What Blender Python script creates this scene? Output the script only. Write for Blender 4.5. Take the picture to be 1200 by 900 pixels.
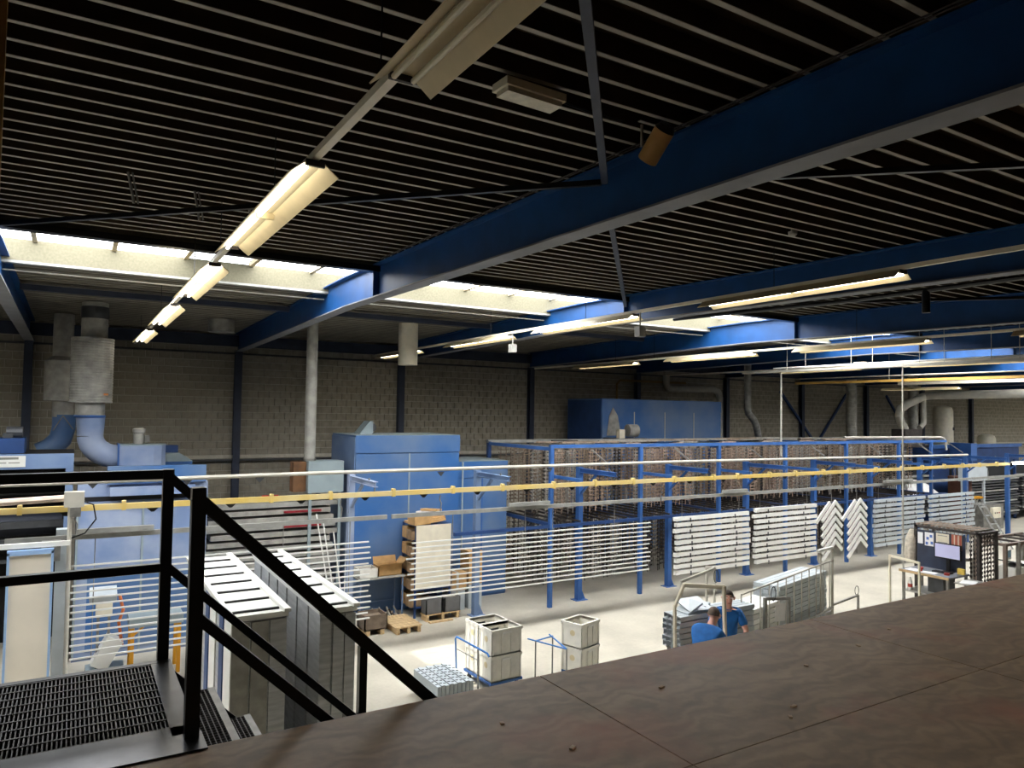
import bpy, bmesh, math, random
from mathutils import Vector, Matrix
random.seed(7)
for _o in list(bpy.data.objects): bpy.data.objects.remove(_o, do_unlink=True)
S = bpy.context.scene
COL = S.collection
PI = math.pi

# ------------------------------------------------------------------ camera
CAM_H = 4.5
yaw, pit, rol = math.radians(31.2), math.radians(2.26), math.radians(0.867)
fv = Vector((math.sin(yaw)*math.cos(pit), math.cos(yaw)*math.cos(pit), math.sin(pit)))
rv = Vector((math.cos(yaw), -math.sin(yaw), 0))
uv = rv.cross(fv)
r2 = rv*math.cos(rol)+uv*math.sin(rol)
u2 = -rv*math.sin(rol)+uv*math.cos(rol)
cd = bpy.data.cameras.new('camera'); cam = bpy.data.objects.new('camera', cd); COL.objects.link(cam)
cd.sensor_width = 36; cd.lens = 846/1200*36; cd.clip_start = 0.05; cd.clip_end = 300
M = Matrix((r2, u2, -fv)).transposed().to_4x4(); M.translation = (0, 0, CAM_H)
cam.matrix_world = M
S.camera = cam

# ------------------------------------------------------------------ light
SKY = 15.0            # daylight on the milky rooflight panes
w = bpy.data.worlds.new('overcast_sky'); S.world = w; w.use_nodes = True
bg = w.node_tree.nodes['Background']; bg.inputs[0].default_value = (0.93, 0.97, 1, 1); bg.inputs[1].default_value = 6.0
sd = bpy.data.lights.new('sun', 'SUN'); sd.energy = 6; sd.angle = math.radians(0.25); sd.color = (1, .96, .88)
sun = bpy.data.objects.new('sun', sd); COL.objects.link(sun)
sun.rotation_euler = Vector((0.575, 0.005, -1)).to_track_quat('-Z', 'Y').to_euler()
S.view_settings.view_transform = 'Standard'; S.view_settings.look = 'None'
S.view_settings.exposure = 0.08; S.view_settings.gamma = 1; S.view_settings.use_curve_mapping = False

# ------------------------------------------------------------------ materials
MATS = {}
def lin(c): return tuple(((v/255)/12.92 if v/255 <= .04045 else ((v/255+.055)/1.055)**2.4) for v in c)
def mat(name, rgb, rough=.6, metal=0, var=.12, scale=6, rgb2=None, bump=0, stretch=None, spec=.4, emit=0, ecol=None, rnd=0):
    if name in MATS: return MATS[name]
    m = bpy.data.materials.new(name); m.use_nodes = True; nt = m.node_tree; N = nt.nodes; L = nt.links
    b = N['Principled BSDF']; b.inputs['Roughness'].default_value = rough; b.inputs['Metallic'].default_value = metal
    b.inputs['Specular IOR Level'].default_value = spec
    c1 = lin(rgb)+(1,); c2 = (lin(rgb2)+(1,)) if rgb2 else tuple(v*(1-var*2.2) for v in c1[:3])+(1,)
    tc = N.new('ShaderNodeTexCoord'); nz = N.new('ShaderNodeTexNoise'); nz.inputs['Scale'].default_value = scale; nz.inputs['Detail'].default_value = 6
    src = tc.outputs['Object']
    if stretch:
        mp = N.new('ShaderNodeMapping'); mp.inputs['Scale'].default_value = stretch; L.new(src, mp.inputs[0]); src = mp.outputs[0]
    L.new(src, nz.inputs['Vector'])
    rp = N.new('ShaderNodeValToRGB'); rp.color_ramp.elements[0].position = .35; rp.color_ramp.elements[1].position = .68
    rp.color_ramp.elements[0].color = c2; rp.color_ramp.elements[1].color = c1
    L.new(nz.outputs[0], rp.inputs[0]); out = rp.outputs[0]
    if rnd:
        oi = N.new('ShaderNodeObjectInfo'); mr = N.new('ShaderNodeMapRange'); mr.inputs[3].default_value = 1-rnd; mr.inputs[4].default_value = 1+rnd
        L.new(oi.outputs['Random'], mr.inputs[0]); mx = N.new('ShaderNodeMix'); mx.data_type = 'RGBA'; mx.blend_type = 'MULTIPLY'; mx.inputs[0].default_value = 1
        L.new(out, mx.inputs[6]); L.new(mr.outputs[0], mx.inputs[7]); out = mx.outputs[2]
    L.new(out, b.inputs['Base Color'])
    if bump:
        bp = N.new('ShaderNodeBump'); bp.inputs['Strength'].default_value = bump; bp.inputs['Distance'].default_value = .02
        L.new(nz.outputs[0], bp.inputs['Height']); L.new(bp.outputs[0], b.inputs['Normal'])
    if emit:
        b.inputs['Emission Color'].default_value = lin(ecol or rgb)+(1,); b.inputs['Emission Strength'].default_value = emit
    MATS[name] = m
    return m
def emat(name, rgb, strength):
    if name in MATS: return MATS[name]
    m = bpy.data.materials.new(name); m.use_nodes = True; nt = m.node_tree
    for n in list(nt.nodes): nt.nodes.remove(n)
    o = nt.nodes.new('ShaderNodeOutputMaterial'); e = nt.nodes.new('ShaderNodeEmission')
    e.inputs[0].default_value = lin(rgb)+(1,); e.inputs[1].default_value = strength
    nz = nt.nodes.new('ShaderNodeTexNoise'); nz.inputs['Scale'].default_value = 2
    mr = nt.nodes.new('ShaderNodeMapRange'); mr.inputs[3].default_value = strength*.92; mr.inputs[4].default_value = strength*1.08
    nt.links.new(nz.outputs[0], mr.inputs[0]); nt.links.new(mr.outputs[0], e.inputs[1])
    nt.links.new(e.outputs[0], o.inputs[0]); MATS[name] = m
    return m

def floor_mat():
    m = mat('concrete_floor', (186, 180, 164), .5, 0, .1, 1.1, (168, 162, 147))
    nt = m.node_tree; N = nt.nodes; L = nt.links; b = N['Principled BSDF']
    nz = N.new('ShaderNodeTexNoise'); nz.inputs['Scale'].default_value = 14; nz.inputs['Detail'].default_value = 8
    tc = N.new('ShaderNodeTexCoord'); L.new(tc.outputs['Object'], nz.inputs['Vector'])
    mr = N.new('ShaderNodeMapRange'); mr.inputs[3].default_value = .86; mr.inputs[4].default_value = 1.1
    L.new(nz.outputs[0], mr.inputs[0])
    mx = N.new('ShaderNodeMix'); mx.data_type = 'RGBA'; mx.blend_type = 'MULTIPLY'; mx.inputs[0].default_value = 1
    L.new(b.inputs['Base Color'].links[0].from_socket, mx.inputs[6]); L.new(mr.outputs[0], mx.inputs[7]); L.new(mx.outputs[2], b.inputs['Base Color'])
    return m
def ply_mat():
    m = mat('brown_film_plywood', (148, 122, 90), .52, 0, .2, 1.6, (122, 98, 70), 0, (1, 3.2, 1), .3, rnd=.06)
    nt = m.node_tree; N = nt.nodes; L = nt.links; b = N['Principled BSDF']
    tc = N.new('ShaderNodeTexCoord'); oi = N.new('ShaderNodeObjectInfo')
    ad = N.new('ShaderNodeVectorMath'); ad.operation = 'ADD'; L.new(tc.outputs['Object'], ad.inputs[0]); L.new(oi.outputs['Location'], ad.inputs[1])
    wv = N.new('ShaderNodeTexWave'); wv.bands_direction = 'Y'; wv.inputs['Scale'].default_value = 2.2; wv.inputs['Distortion'].default_value = 14; wv.inputs['Detail'].default_value = 4; wv.inputs['Detail Scale'].default_value = 1.6
    L.new(ad.outputs[0], wv.inputs['Vector'])
    mr = N.new('ShaderNodeMapRange'); mr.inputs[3].default_value = .86; mr.inputs[4].default_value = 1.1; L.new(wv.outputs[0], mr.inputs[0])
    mx = N.new('ShaderNodeMix'); mx.data_type = 'RGBA'; mx.blend_type = 'MULTIPLY'; mx.inputs[0].default_value = 1
    L.new(b.inputs['Base Color'].links[0].from_socket, mx.inputs[6]); L.new(mr.outputs[0], mx.inputs[7])
    # reddish worn patches
    n2 = N.new('ShaderNodeTexNoise'); n2.inputs['Scale'].default_value = 1.3; n2.inputs['Detail'].default_value = 7; L.new(ad.outputs[0], n2.inputs['Vector'])
    rp = N.new('ShaderNodeValToRGB'); rp.color_ramp.elements[0].position = .52; rp.color_ramp.elements[1].position = .72
    rp.color_ramp.elements[0].color = (0, 0, 0, 1); rp.color_ramp.elements[1].color = (.65, .65, .65, 1); L.new(n2.outputs[0], rp.inputs[0])
    m2 = N.new('ShaderNodeMix'); m2.data_type = 'RGBA'; L.new(rp.outputs[0], m2.inputs[0]); L.new(mx.outputs[2], m2.inputs[6]); m2.inputs[7].default_value = lin((158, 94, 66))+(1,)
    L.new(m2.outputs[2], b.inputs['Base Color'])
    return m

BLUE = mat('blue_steel_paint', (56, 98, 160), .45, 0, .12, 3)
BEAMF = mat('dusty_grey_beam_flange', (124, 126, 132), .6, 0, .1, 3)
COLM = mat('dusty_navy_column', (52, 60, 78), .6, 0, .12, 4)
BEAM = mat('dark_blue_beam_paint', (12, 68, 124), .5, 0, .12, 3)
BLUED = mat('dark_blue_paint', (36, 66, 116), .5, 0, .12, 3)
BLUEC = mat('cabin_blue_panel', (48, 94, 150), .45, 0, .08, .8, (96, 118, 148))
BLUEP = mat('pale_dusty_blue_panel', (152, 163, 184), .55, 0, .1, 1.4, (112, 132, 168))
BLUEG = mat('grey_blue_dusty_steel', (112, 132, 160), .55, 0, .1, 2, (92, 114, 150))
GREYB = mat('grey_green_steel_sheet', (142, 156, 160), .5, 0, .08, 3)
BLACK = mat('black_painted_steel', (11, 11, 12), .35, 0, .2, 8)
GALV = mat('galvanised_steel', (150, 148, 142), .45, .55, .18, 7)
GALVD = mat('dull_galvanised_duct', (168, 166, 158), .55, .1, .15, 6)
RIB = mat('lit_toned_deck_rib', (168, 162, 150), .6, .1, .12, 4)  # rib undersides toned pale, as if lit from the floor
DECK = mat('shade_toned_roof_deck', (66, 56, 42), .85, 0, .2, 3, spec=.15)  # shade in the deck recesses put into this dark brown
CURB = mat('cream_plaster_curb', (108, 104, 86), .85, 0, .1, 30, (96, 92, 74))
BLOCK = mat('concrete_block', (160, 153, 138), .9, 0, .1, 5, (136, 130, 116), .25, rnd=.1)
MORT = mat('pale_mortar', (204, 198, 184), .95, 0, .08, 10)
WHITE = mat('white_powder_coat', (224, 224, 218), .4, 0, .03, 4)
WHITEG = mat('grey_white_powder_coat', (182, 190, 194), .4, 0, .05, 4)
CREAM = mat('cream_enamel', (226, 218, 196), .45, 0, .06, 6)
CRATE = mat('light_grey_plastic', (226, 223, 212), .55, 0, .06, 8)
ALU = mat('brushed_aluminium', (186, 188, 188), .35, .3, .12, 3, None, 0, (1, 1, 8))
GREYR = mat('grey_rail_steel', (156, 156, 150), .5, .1, .12, 6)
YEL = mat('yellow_rail_paint', (206, 174, 76), .5, 0, .1, 1.2, (204, 186, 136))
PIPE = mat('pale_pipe_paint', (184, 180, 168), .5, 0, .08, 5)
DARK = mat('dark_interior', (22, 22, 24), .8, 0, .2, 4)
DARKG = mat('dark_grey_profile', (74, 76, 78), .5, .3, .15, 5)
CARD = mat('brown_cardboard', (196, 156, 104), .85, 0, .1, 8)
WOOD = mat('pale_pallet_wood', (206, 176, 132), .8, 0, .14, 5, None, 0, (6, 1, 6))
PLASTG = mat('grey_plastic_bin', (104, 104, 104), .6, 0, .1, 6)
SKIN = mat('skin', (222, 168, 146), .55, 0, .06, 9)
SHIRT = mat('blue_work_shirt', (30, 104, 178), .8, 0, .12, 12)
SHIRTD = mat('dark_blue_sleeve', (22, 48, 92), .8, 0, .12, 12)
TROU = mat('dark_work_trousers', (38, 42, 52), .85, 0, .1, 10)
HAIR = mat('dark_short_hair', (62, 50, 42), .8, 0, .2, 30)
PAPER = mat('white_paper', (232, 232, 232), .8, 0, .03, 8)
RUST = [mat('brown_coated_hook_steel', (152, 134, 116), .75, .1, .2, 9), mat('dusty_grey_hook_steel', (164, 158, 148), .7, .15, .2, 9), mat('dark_coated_hook_steel', (72, 66, 62), .7, .15, .2, 9), mat('pinkish_coated_hook_steel', (178, 154, 136), .75, .1, .2, 9)]
TUBE = emat('lit_fluorescent_tube', (255, 249, 236), 17)
TUBEOFF = mat('unlit_fluorescent_tube', (220, 214, 190), .3, 0, .03, 4)
REFL = mat('white_lamp_reflector', (206, 190, 150), .45, 0, .06, 5)
PANE = emat('milky_daylight_pane', (250, 252, 255), SKY)

# ------------------------------------------------------------------ mesh builder
class MB:
    def __init__(s): s.v = []; s.f = []
    def _add(s, vs, fs):
        b = len(s.v); s.v += [tuple(p) for p in vs]; s.f += [tuple(i+b for i in f) for f in fs]; return s
    BF = [(0,3,2,1),(4,5,6,7),(0,1,5,4),(1,2,6,5),(2,3,7,6),(3,0,4,7)]
    def box(s, x0, x1, y0, y1, z0, z1):
        return s._add([(x0,y0,z0),(x1,y0,z0),(x1,y1,z0),(x0,y1,z0),(x0,y0,z1),(x1,y0,z1),(x1,y1,z1),(x0,y1,z1)], MB.BF)
    def cbox(s, c, d, R=None):
        h = Vector(d)/2; vs = []
        for x, y, z in ((-1,-1,-1),(1,-1,-1),(1,1,-1),(-1,1,-1),(-1,-1,1),(1,-1,1),(1,1,1),(-1,1,1)):
            p = Vector((x*h.x, y*h.y, z*h.z)); p = (R @ p) if R else p; vs.append(p+Vector(c))
        return s._add(vs, MB.BF)
    def bar(s, p, q, w, h=None, up=(0,0,1)):
        p, q = Vector(p), Vector(q); h = h or w; d = (q-p).normalized(); u = Vector(up)
        if abs(d.dot(u)) > .98: u = Vector((0,1,0)) if abs(d.y) < .9 else Vector((1,0,0))
        a = d.cross(u).normalized(); b = a.cross(d); vs = []
        for e in (p, q):
            for i, j in ((-1,-1),(1,-1),(1,1),(-1,1)): vs.append(e+a*i*w/2+b*j*h/2)
        return s._add(vs, [(0,1,2,3),(7,6,5,4),(0,4,5,1),(1,5,6,2),(2,6,7,3),(3,7,4,0)])
    def tube(s, pts, r, n=10, cap=True, closed=False):
        P = [Vector(p) for p in pts]; rr = r if isinstance(r, (list, tuple)) else [r]*len(P); rings = []
        ref = None
        for i, p in enumerate(P):
            if closed: d = (P[(i+1) % len(P)]-P[i-1]).normalized()
            else: d = ((P[min(i+1, len(P)-1)]-P[max(i-1, 0)])).normalized()
            if ref is None:
                ref = Vector((0,0,1)) if abs(d.z) < .9 else Vector((1,0,0))
            a = d.cross(ref).normalized(); b = a.cross(d).normalized(); ref = b
            rings.append([p+(a*math.cos(2*PI*k/n)+b*math.sin(2*PI*k/n))*rr[i] for k in range(n)])
        vs = [v for rg in rings for v in rg]; fs = []; m = len(rings)
        for i in range(m if closed else m-1):
            for k in range(n):
                j = (i+1) % m; fs.append((i*n+k, i*n+(k+1) % n, j*n+(k+1) % n, j*n+k))
        if cap and not closed:
            fs.append(tuple(range(n-1, -1, -1))); fs.append(tuple((m-1)*n+k for k in range(n)))
        return s._add(vs, fs)
    def prism(s, poly, axis, a0, a1):   # poly in the other two axes (xyz order)
        vs = []
        for a in (a0, a1):
            for p in poly:
                q = list(p); q.insert('xyz'.index(axis), a); vs.append(q)
        n = len(poly); fs = [tuple(range(n-1, -1, -1)), tuple(range(n, 2*n))]
        for k in range(n): fs.append((k, (k+1) % n, n+(k+1) % n, n+k))
        return s._add(vs, fs)
    def lathe(s, prof, c, n=20):
        cx, cy, cz = c; vs = []
        for r, z in prof:
            for k in range(n): vs.append((cx+r*math.cos(2*PI*k/n), cy+r*math.sin(2*PI*k/n), cz+z))
        fs = []; m = len(prof)
        for i in range(m-1):
            for k in range(n): fs.append((i*n+k, i*n+(k+1) % n, (i+1)*n+(k+1) % n, (i+1)*n+k))
        fs.append(tuple(range(n-1, -1, -1))); fs.append(tuple((m-1)*n+k for k in range(n)))
        return s._add(vs, fs)
    def mesh(s, name, m, smooth=False):
        me = bpy.data.meshes.new(name); me.from_pydata(s.v, [], s.f); me.materials.append(m)
        b = bmesh.new(); b.from_mesh(me); bmesh.ops.recalc_face_normals(b, faces=b.faces)
        if smooth:
            for f in b.faces: f.smooth = True
            for e in b.edges:
                if len(e.link_faces) == 2 and e.calc_face_angle(0) > .6: e.smooth = False
        b.to_mesh(me); b.free(); return me
def link(name, me, parent=None, loc=None):
    o = bpy.data.objects.new(name, me); COL.objects.link(o)
    if parent is not None: o.parent = parent
    if loc is not None: o.location = loc
    return o
def tag(o, label, cat, group=None):
    o['label'] = label; o['category'] = cat
    if group: o['group'] = group
    return o
def root(name, loc, label=None, cat=None, group=None, rz=0):
    o = link(name, None); o.location = loc; o.rotation_euler = (0, 0, rz); o.empty_display_size = .1
    if label: tag(o, label, cat, group)
    return o
def part(name, mb, m, parent, smooth=False, world=True):
    """a part; its mesh is in world coordinates unless world=False"""
    o = link(name, mb.mesh(name, m, smooth), parent)
    if world:
        p = parent
        loc = Vector((0, 0, 0))
        while p is not None:
            loc += p.location if p.type == 'EMPTY' else Vector((0, 0, 0)); p = p.parent
        if parent.type == 'EMPTY': o.matrix_parent_inverse = Matrix.Translation(-loc)
    return o
def solo(name, mb, m, label, cat, group=None, smooth=False):
    """a one-mesh thing with its origin at its base"""
    xs = [p[0] for p in mb.v]; ys = [p[1] for p in mb.v]; zs = [p[2] for p in mb.v]
    c = ((min(xs)+max(xs))/2, (min(ys)+max(ys))/2, min(zs))
    mb.v = [(p[0]-c[0], p[1]-c[1], p[2]-c[2]) for p in mb.v]
    return tag(link(name, mb.mesh(name, m, smooth), None, c), label, cat, group)
def struct(name, mb, m, smooth=False, parent=None):
    o = link(name, mb.mesh(name, m, smooth), parent); o['kind'] = 'structure'; return o
def dup(r, loc, rz=0, label=None, group=None):
    c = r.copy(); COL.objects.link(c); c.location = loc; c.rotation_euler = (0, 0, rz)
    if label: c['label'] = label
    if group: c['group'] = group
    for ch in list(r.children):
        k = ch.copy(); COL.objects.link(k); k.parent = c
        for g in list(ch.children):
            h = g.copy(); COL.objects.link(h); h.parent = k
    return c
def NTH(i): return ORD(i)
def ORD(i): return ['first','second','third','fourth','fifth','sixth','seventh','eighth','ninth','tenth','eleventh','twelfth','thirteenth','fourteenth','fifteenth'][i]

# ================================================================== SETTING
X0, X1, Y0, YW = -14.0, 62.0, -7.0, 21.0
RID = 11.5
def zb(y): return 6.03+.014*y if y < RID else 6.191-.0145*(y-RID)     # underside of the roof beams
struct('floor', MB().box(X0, X1, Y0, YW+.3, -.2, 0), floor_mat())
# back wall: mortar plane with concrete blocks
wall = struct('wall_back', MB().box(X0, X1, YW+.012, YW+.3, 0, 6.75), MORT)
bw, bh = .30, .20
bme = MB().box(-.144, .144, 0, .03, 0, .188).mesh('block', BLOCK)
rest = MB()
cnt = 0
for k in range(32):
    z = k*bh
    off = .15*(k % 2)
    n = int((52+4)/bw)
    for i in range(n):
        x = -4+off+i*bw+.144
        j = random.uniform(-.003, .003)
        if -1.55 < x < 4.35 and 3.3 < z < 6.2 and cnt < 300:
            link('block', bme, wall, (x, YW-.012+j, z)); cnt += 1
        elif z > 1.9: rest.box(x-.144, x+.144, YW-.012+j, YW+.02, z, z+.188)
o = link('block_courses', rest.mesh('block_courses', BLOCK), wall); o['kind'] = 'stuff'
WALLM = mat('grey_side_wall', (168, 162, 150), .9, 0, .1, 3)
struct('wall_left', MB().box(X0-.2, X0, Y0, YW, 0, 6.75), WALLM)
struct('wall_right', MB().box(X1, X1+.2, Y0, YW, 0, 6.75), WALLM)
struct('wall_front', MB().box(X0, X1, Y0-.2, Y0, 0, 6.75), WALLM)

# roof deck: trapezoidal steel sheet, recess shade and lit ribs put into its colours
SY0, SY1 = 10.3, 12.7            # rooflight opening
def deck(y0, y1):
    mb = MB(); ribs = []
    y = y0
    prof = []
    while y < y1-.01:
        z = zb(y+.125)+.515
        ribs.append((y+.02, z))
        prof += [(y, z), (y+.04, z), (y+.06, z+.11), (y+.14, z+.11), (y+.145, z+.102), (y+.155, z+.102), (y+.16, z+.11), (y+.235, z+.11)]
        y += .25
    prof.append((y, zb(y)+.515))
    vs = []; fs = []
    for x in (X0, X1): vs += [(x, p[0], p[1]) for p in prof]
    n = len(prof)
    for i in range(n-1): fs.append((i, i+1, n+i+1, n+i))
    mb._add(vs, fs)
    # closed roof build-up above the sheet
    mb._add([(X0, y0, zb(y0)+.68), (X1, y0, zb(y0)+.68), (X1, y1, zb(y1)+.68), (X0, y1, zb(y1)+.68)], [(0,1,2,3)])
    return mb, ribs
ribme = MB().box(X0, X1, -.018, .018, -.004, .001).mesh('rib', RIB)
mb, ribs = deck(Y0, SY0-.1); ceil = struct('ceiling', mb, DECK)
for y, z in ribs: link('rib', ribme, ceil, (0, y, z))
mb, ribs = deck(SY1+.12, YW+.02); ceil2 = struct('ceiling_rear', mb, mat('lit_toned_rear_deck', (128, 124, 112), .8, 0, .15, 3, spec=.2))  # rear deck: glow of the rooflight put into a paler tone
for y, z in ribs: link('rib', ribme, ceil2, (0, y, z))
# rooflight
win = link('window_1', None); win['kind'] = 'structure'; win.location = (0, (SY0+SY1)/2, 6.6)
def wpart(name, mb, m): 
    o = part(name, mb, m, win); return o
wpart('far_curb', MB().box(X0, X1, SY1, SY1+.1, 6.61, 6.93), CURB)
wpart('near_curb', MB().box(X0, X1, SY0-.1, SY0, 6.64, 6.95), CURB)
wpart('near_trimmer', MB().box(X0, X1, SY0-.16, SY0+.0, 6.56, 6.64), BLACK)
wpart('far_trimmer', MB().box(X0, X1, SY1, SY1+.14, 6.575, 6.612), GREYR)
MULL = mat('beige_glazing_bar', (176, 160, 128), .6, 0, .08, 8)
pm = MB().box(-.477, .477, SY0-.05, SY1+.05, 6.955, 6.965).mesh('pane', PANE)
mm = MB().box(-.033, .033, SY0-.05, SY1+.06, 6.9, 6.985).mesh('glazing_bar', MULL)
i = -13
while -.57+1.02*i < X1-1:
    x = -.57+1.02*i
    if x > X0:
        for nme, me, dx in (('glazing_bar', mm, 0), ('pane', pm, .51)):
            if nme == 'pane' and i == 2: continue
            o = link(nme, me, win, (x+dx, -(SY0+SY1)/2, -6.6))
    i += 1
# invented vent: one pane left out, slats added to stripe the sun patch
for k in range(17):
    y = SY0+.05+k*.145
    wpart('added_slat', MB().bar((1.5, y, 6.96), (2.46, y, 6.96), .05, .01), ALU)
struct('trim_4', MB().box(X0, X1, YW-.16, YW-.02, 6.2, 6.5), COLM)

# roof beams and wall columns
BX = [-5.8, -.98, 3.83, 8.63, 13.41, 18.2, 23.0, 27.8, 32.6, 37.4, 42.2]
def beam_name(i): return i
places = ['beyond the pair of insulated ducts', 'above the insulated ducts and the stair landing', 'carrying the tan loudspeaker', 'next after the loudspeaker beam', 'above the big blue oven with a motor', 'behind the thin drop pipe', 'over the hanging chevron profiles', 'over the far grey profile sets', 'over the curved pale duct', 'over the cream tank', 'farthest down the hall']
for i, x in enumerate(BX):
    r = root('roof_beam', (x, RID, zb(RID)), 'blue painted steel roof beam '+places[i], 'beam', 'blue roof beams')
    YS = (Y0+.05, RID, YW-.05)
    def strip(z0, z1, hw):
        m = MB()
        for a, b in ((0,1),(1,2)):
            ya, yb = YS[a], YS[b]
            m._add([(x-hw,ya,zb(ya)+z0),(x+hw,ya,zb(ya)+z0),(x+hw,yb,zb(yb)+z0),(x-hw,yb,zb(yb)+z0),(x-hw,ya,zb(ya)+z1),(x+hw,ya,zb(ya)+z1),(x+hw,yb,zb(yb)+z1),(x-hw,yb,zb(yb)+z1)], MB.BF)
        return m
    part('bottom_flange', strip(0, .018, .105), BEAMF, r)
    part('web', strip(.018, .48, .007), BEAM, r)
    part('top_flange', strip(.48, .5, .105), BEAM, r)
    part('stiffener', MB().box(x-.1, x+.1, SY0-.12, SY0-.1, zb(10.2)+.02, zb(10.2)+.48), BEAM, r)
    c = root('wall_column', (x, YW-.12, 0), 'dark blue steel column on the block wall under the beam '+places[i], 'column', 'columns on the block wall')
    part('web', MB().box(x-.006, x+.006, YW-.2, YW-.04, 0, zb(YW)-.002), COLM, c)
    part('flange', MB().box(x-.09, x+.09, YW-.21, YW-.2, 0, zb(YW)-.002), COLM, c)
    part('flange', MB().box(x-.09, x+.09, YW-.04, YW-.02, 0, zb(YW)-.002), COLM, c)
# ledges on the wall
struct('trim_1', MB().box(X0, X1, YW-.18, YW-.0, 3.06, 3.11), DARKG)
struct('trim_3', MB().box(X0, X1, YW-.04, YW-.012, 3.13, 3.22), MORT)
struct('trim_2', MB().box(X0, X1, YW-.1, YW-.012, 5.98, 6.03), DARKG)
# ties between beams under the rear deck, thin conduit along the rooflight
for i in range(len(BX)-1):
    m = MB().box(BX[i]+.11, BX[i+1]-.11, 15.0, 15.12, 6.5, 6.6)
    solo('roof_tie', m, COLM, 'grey blue roof tie '+['beside', 'between', 'past', 'beyond'][i % 4]+' the beam '+places[i], 'tie', 'ties under the rear roof')
m = MB().tube([(X0+.1, 12.95, 6.5), (X1-.1, 12.95, 6.5)], .012, 6)
solo('cable_conduit', m, PIPE, 'thin white cable conduit running along the rooflight curb', 'conduit')
# roof bracing
def brace(p, q, wd, m, lab):
    solo('roof_brace', MB().bar(p, q, wd, wd), m, lab, 'brace', 'diagonal roof bracing')
brace((.95, 1.45, 6.42), (3.72, 4.7, 6.44), .055, COLM, 'grey steel roof brace ending at the loudspeaker beam')
brace((3.94, 4.96, 6.44), (8.5, 10.1, 6.47), .055, COLM, 'grey steel roof brace between the loudspeaker beam and the next beam')
brace((-.87, 9.6, 6.45), (3.72, 4.75, 6.44), .045, BLACK, 'black roof brace crossing below the corrugated deck to the loudspeaker beam')
brace((3.94, 4.62, 6.44), (8.5, .25, 6.4), .045, BLACK, 'black roof brace running away from the loudspeaker beam')
brace((8.76, 10.0, 6.46), (13.3, 5.0, 6.44), .045, BLACK, 'black roof brace under the deck past the third beam')
# ================================================================== MEZZANINE
MZ = 2.97
PLY = ply_mat()
mez = link('floor_mezzanine', None); mez['kind'] = 'structure'; mez.location = (5, 1.5, MZ-.3)
sm = MB().box(-1.218, 1.218, -.608, .608, -.021, 0).mesh('plywood_sheet', PLY)
for rr in range(8):
    yc = 3.555-.61-1.222*rr
    for cc in range(7):
        o = link('plywood_sheet', sm, mez, (2.37-1.222-2.444*1+cc*2.444-5, yc-1.5, .3))
part('edge_beam', MB().box(-2.5, 14.5, 3.44, 3.54, MZ-.24, MZ-.022), BLACK, mez)
for y in (-5.5, -3.2, -1, 1.2): part('joist', MB().box(-2.5, 14.5, y, y+.1, MZ-.24, MZ-.022), BLACK, mez)
for x in (2.4, 7.3, 12.2):
    for y in (-3, 2.8): part('support_post', MB().box(x-.06, x+.06, y-.06, y+.06, 0, MZ-.24), BLACK, mez)
# wood chips on the plywood
CHIP = mat('brown_wood_chip', (206, 172, 136), .8, 0, .2, 40)
for k, (x, y, a, l) in enumerate(((2.87,3.07,.3,.05),(3.17,2.45,.9,.035),(3.3,2.53,.1,.05),(4.55,2.98,1.2,.04),(2.0,2.72,.5,.05),(5.1,3.1,.2,.03),(1.85,3.1,1.4,.03),(3.9,2.9,2,.03))):
    solo('wood_chip', MB().cbox((x, y, MZ+.004), (l*.75, .018, .008), Matrix.Rotation(a, 3, 'Z')), CHIP, 'small brown wood chip lying on the plywood floor', 'wood chip', 'chips on the plywood')

# staircase --------------------------------------------------------------
st = root('staircase', (.5, 4.3, 0), 'black steel stair with open grating landing and square tube railings', 'staircase')
NY, FY = 3.68, 4.9
PLATE = mat('worn_dark_steel_plate', (74, 74, 76), .3, .7, .3, 5, (40, 40, 42))
g = MB()
x = -2.48
while x < .43:
    g.box(x, x+.006, 3.83, 4.82, MZ-.03, MZ); x += .0185
for k in range(10): g.box(-2.5, .44, 3.83+.108*k, 3.842+.108*k, MZ-.012, MZ+.003)
GRAT = mat('grating_steel', (44, 38, 32), .5, .3, .25, 12)
gr = part('landing_grating', g, GRAT, st); gr['kind'] = 'stuff'
part('landing_frame', MB().box(-2.5, .55, 4.82, 4.87, MZ-.15, MZ+.005), BLACK, st)
part('landing_frame', MB().box(.44, .55, 3.72, 4.87, MZ-.15, MZ+.004), PLATE, st)
part('landing_frame', MB().box(-2.5, .55, 3.72, 3.83, MZ-.15, MZ+.004), PLATE, st)
part('threshold_plate', MB().box(-2.5, .565, 3.52, 3.715, MZ+.001, MZ+.008), PLATE, st)
part('pan_below', MB().box(-2.5, .44, 3.83, 4.82, MZ-.08, MZ-.07), mat('matt_black', (6, 6, 6), .95, spec=.05), st)  # plain matt black pan, blocks the view down through the grating
def post(x, y, z0, z1, w=.055): part('railing_post', MB().box(x-w/2, x+w/2, y-w/2, y+w/2, z0, z1), BLACK, st)
post(.51, FY, MZ-.2, 4.12, .062); post(.515, NY, MZ, 4.125, .062)
post(-2.3, FY, MZ-.2, 4.1)
SL = .95
def rail(p, q, w=.05, nm='railing'): part(nm, MB().bar(p, q, w, w, (0,0,1)), BLACK, st)
rail((-2.5, FY, 4.08), (.53, FY, 4.09), .055, 'handrail'); rail((-2.5, FY, 3.52), (.5, FY, 3.525), .05, 'mid_rail')
def zr(x, z0): return z0-SL*(x-.5)
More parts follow.
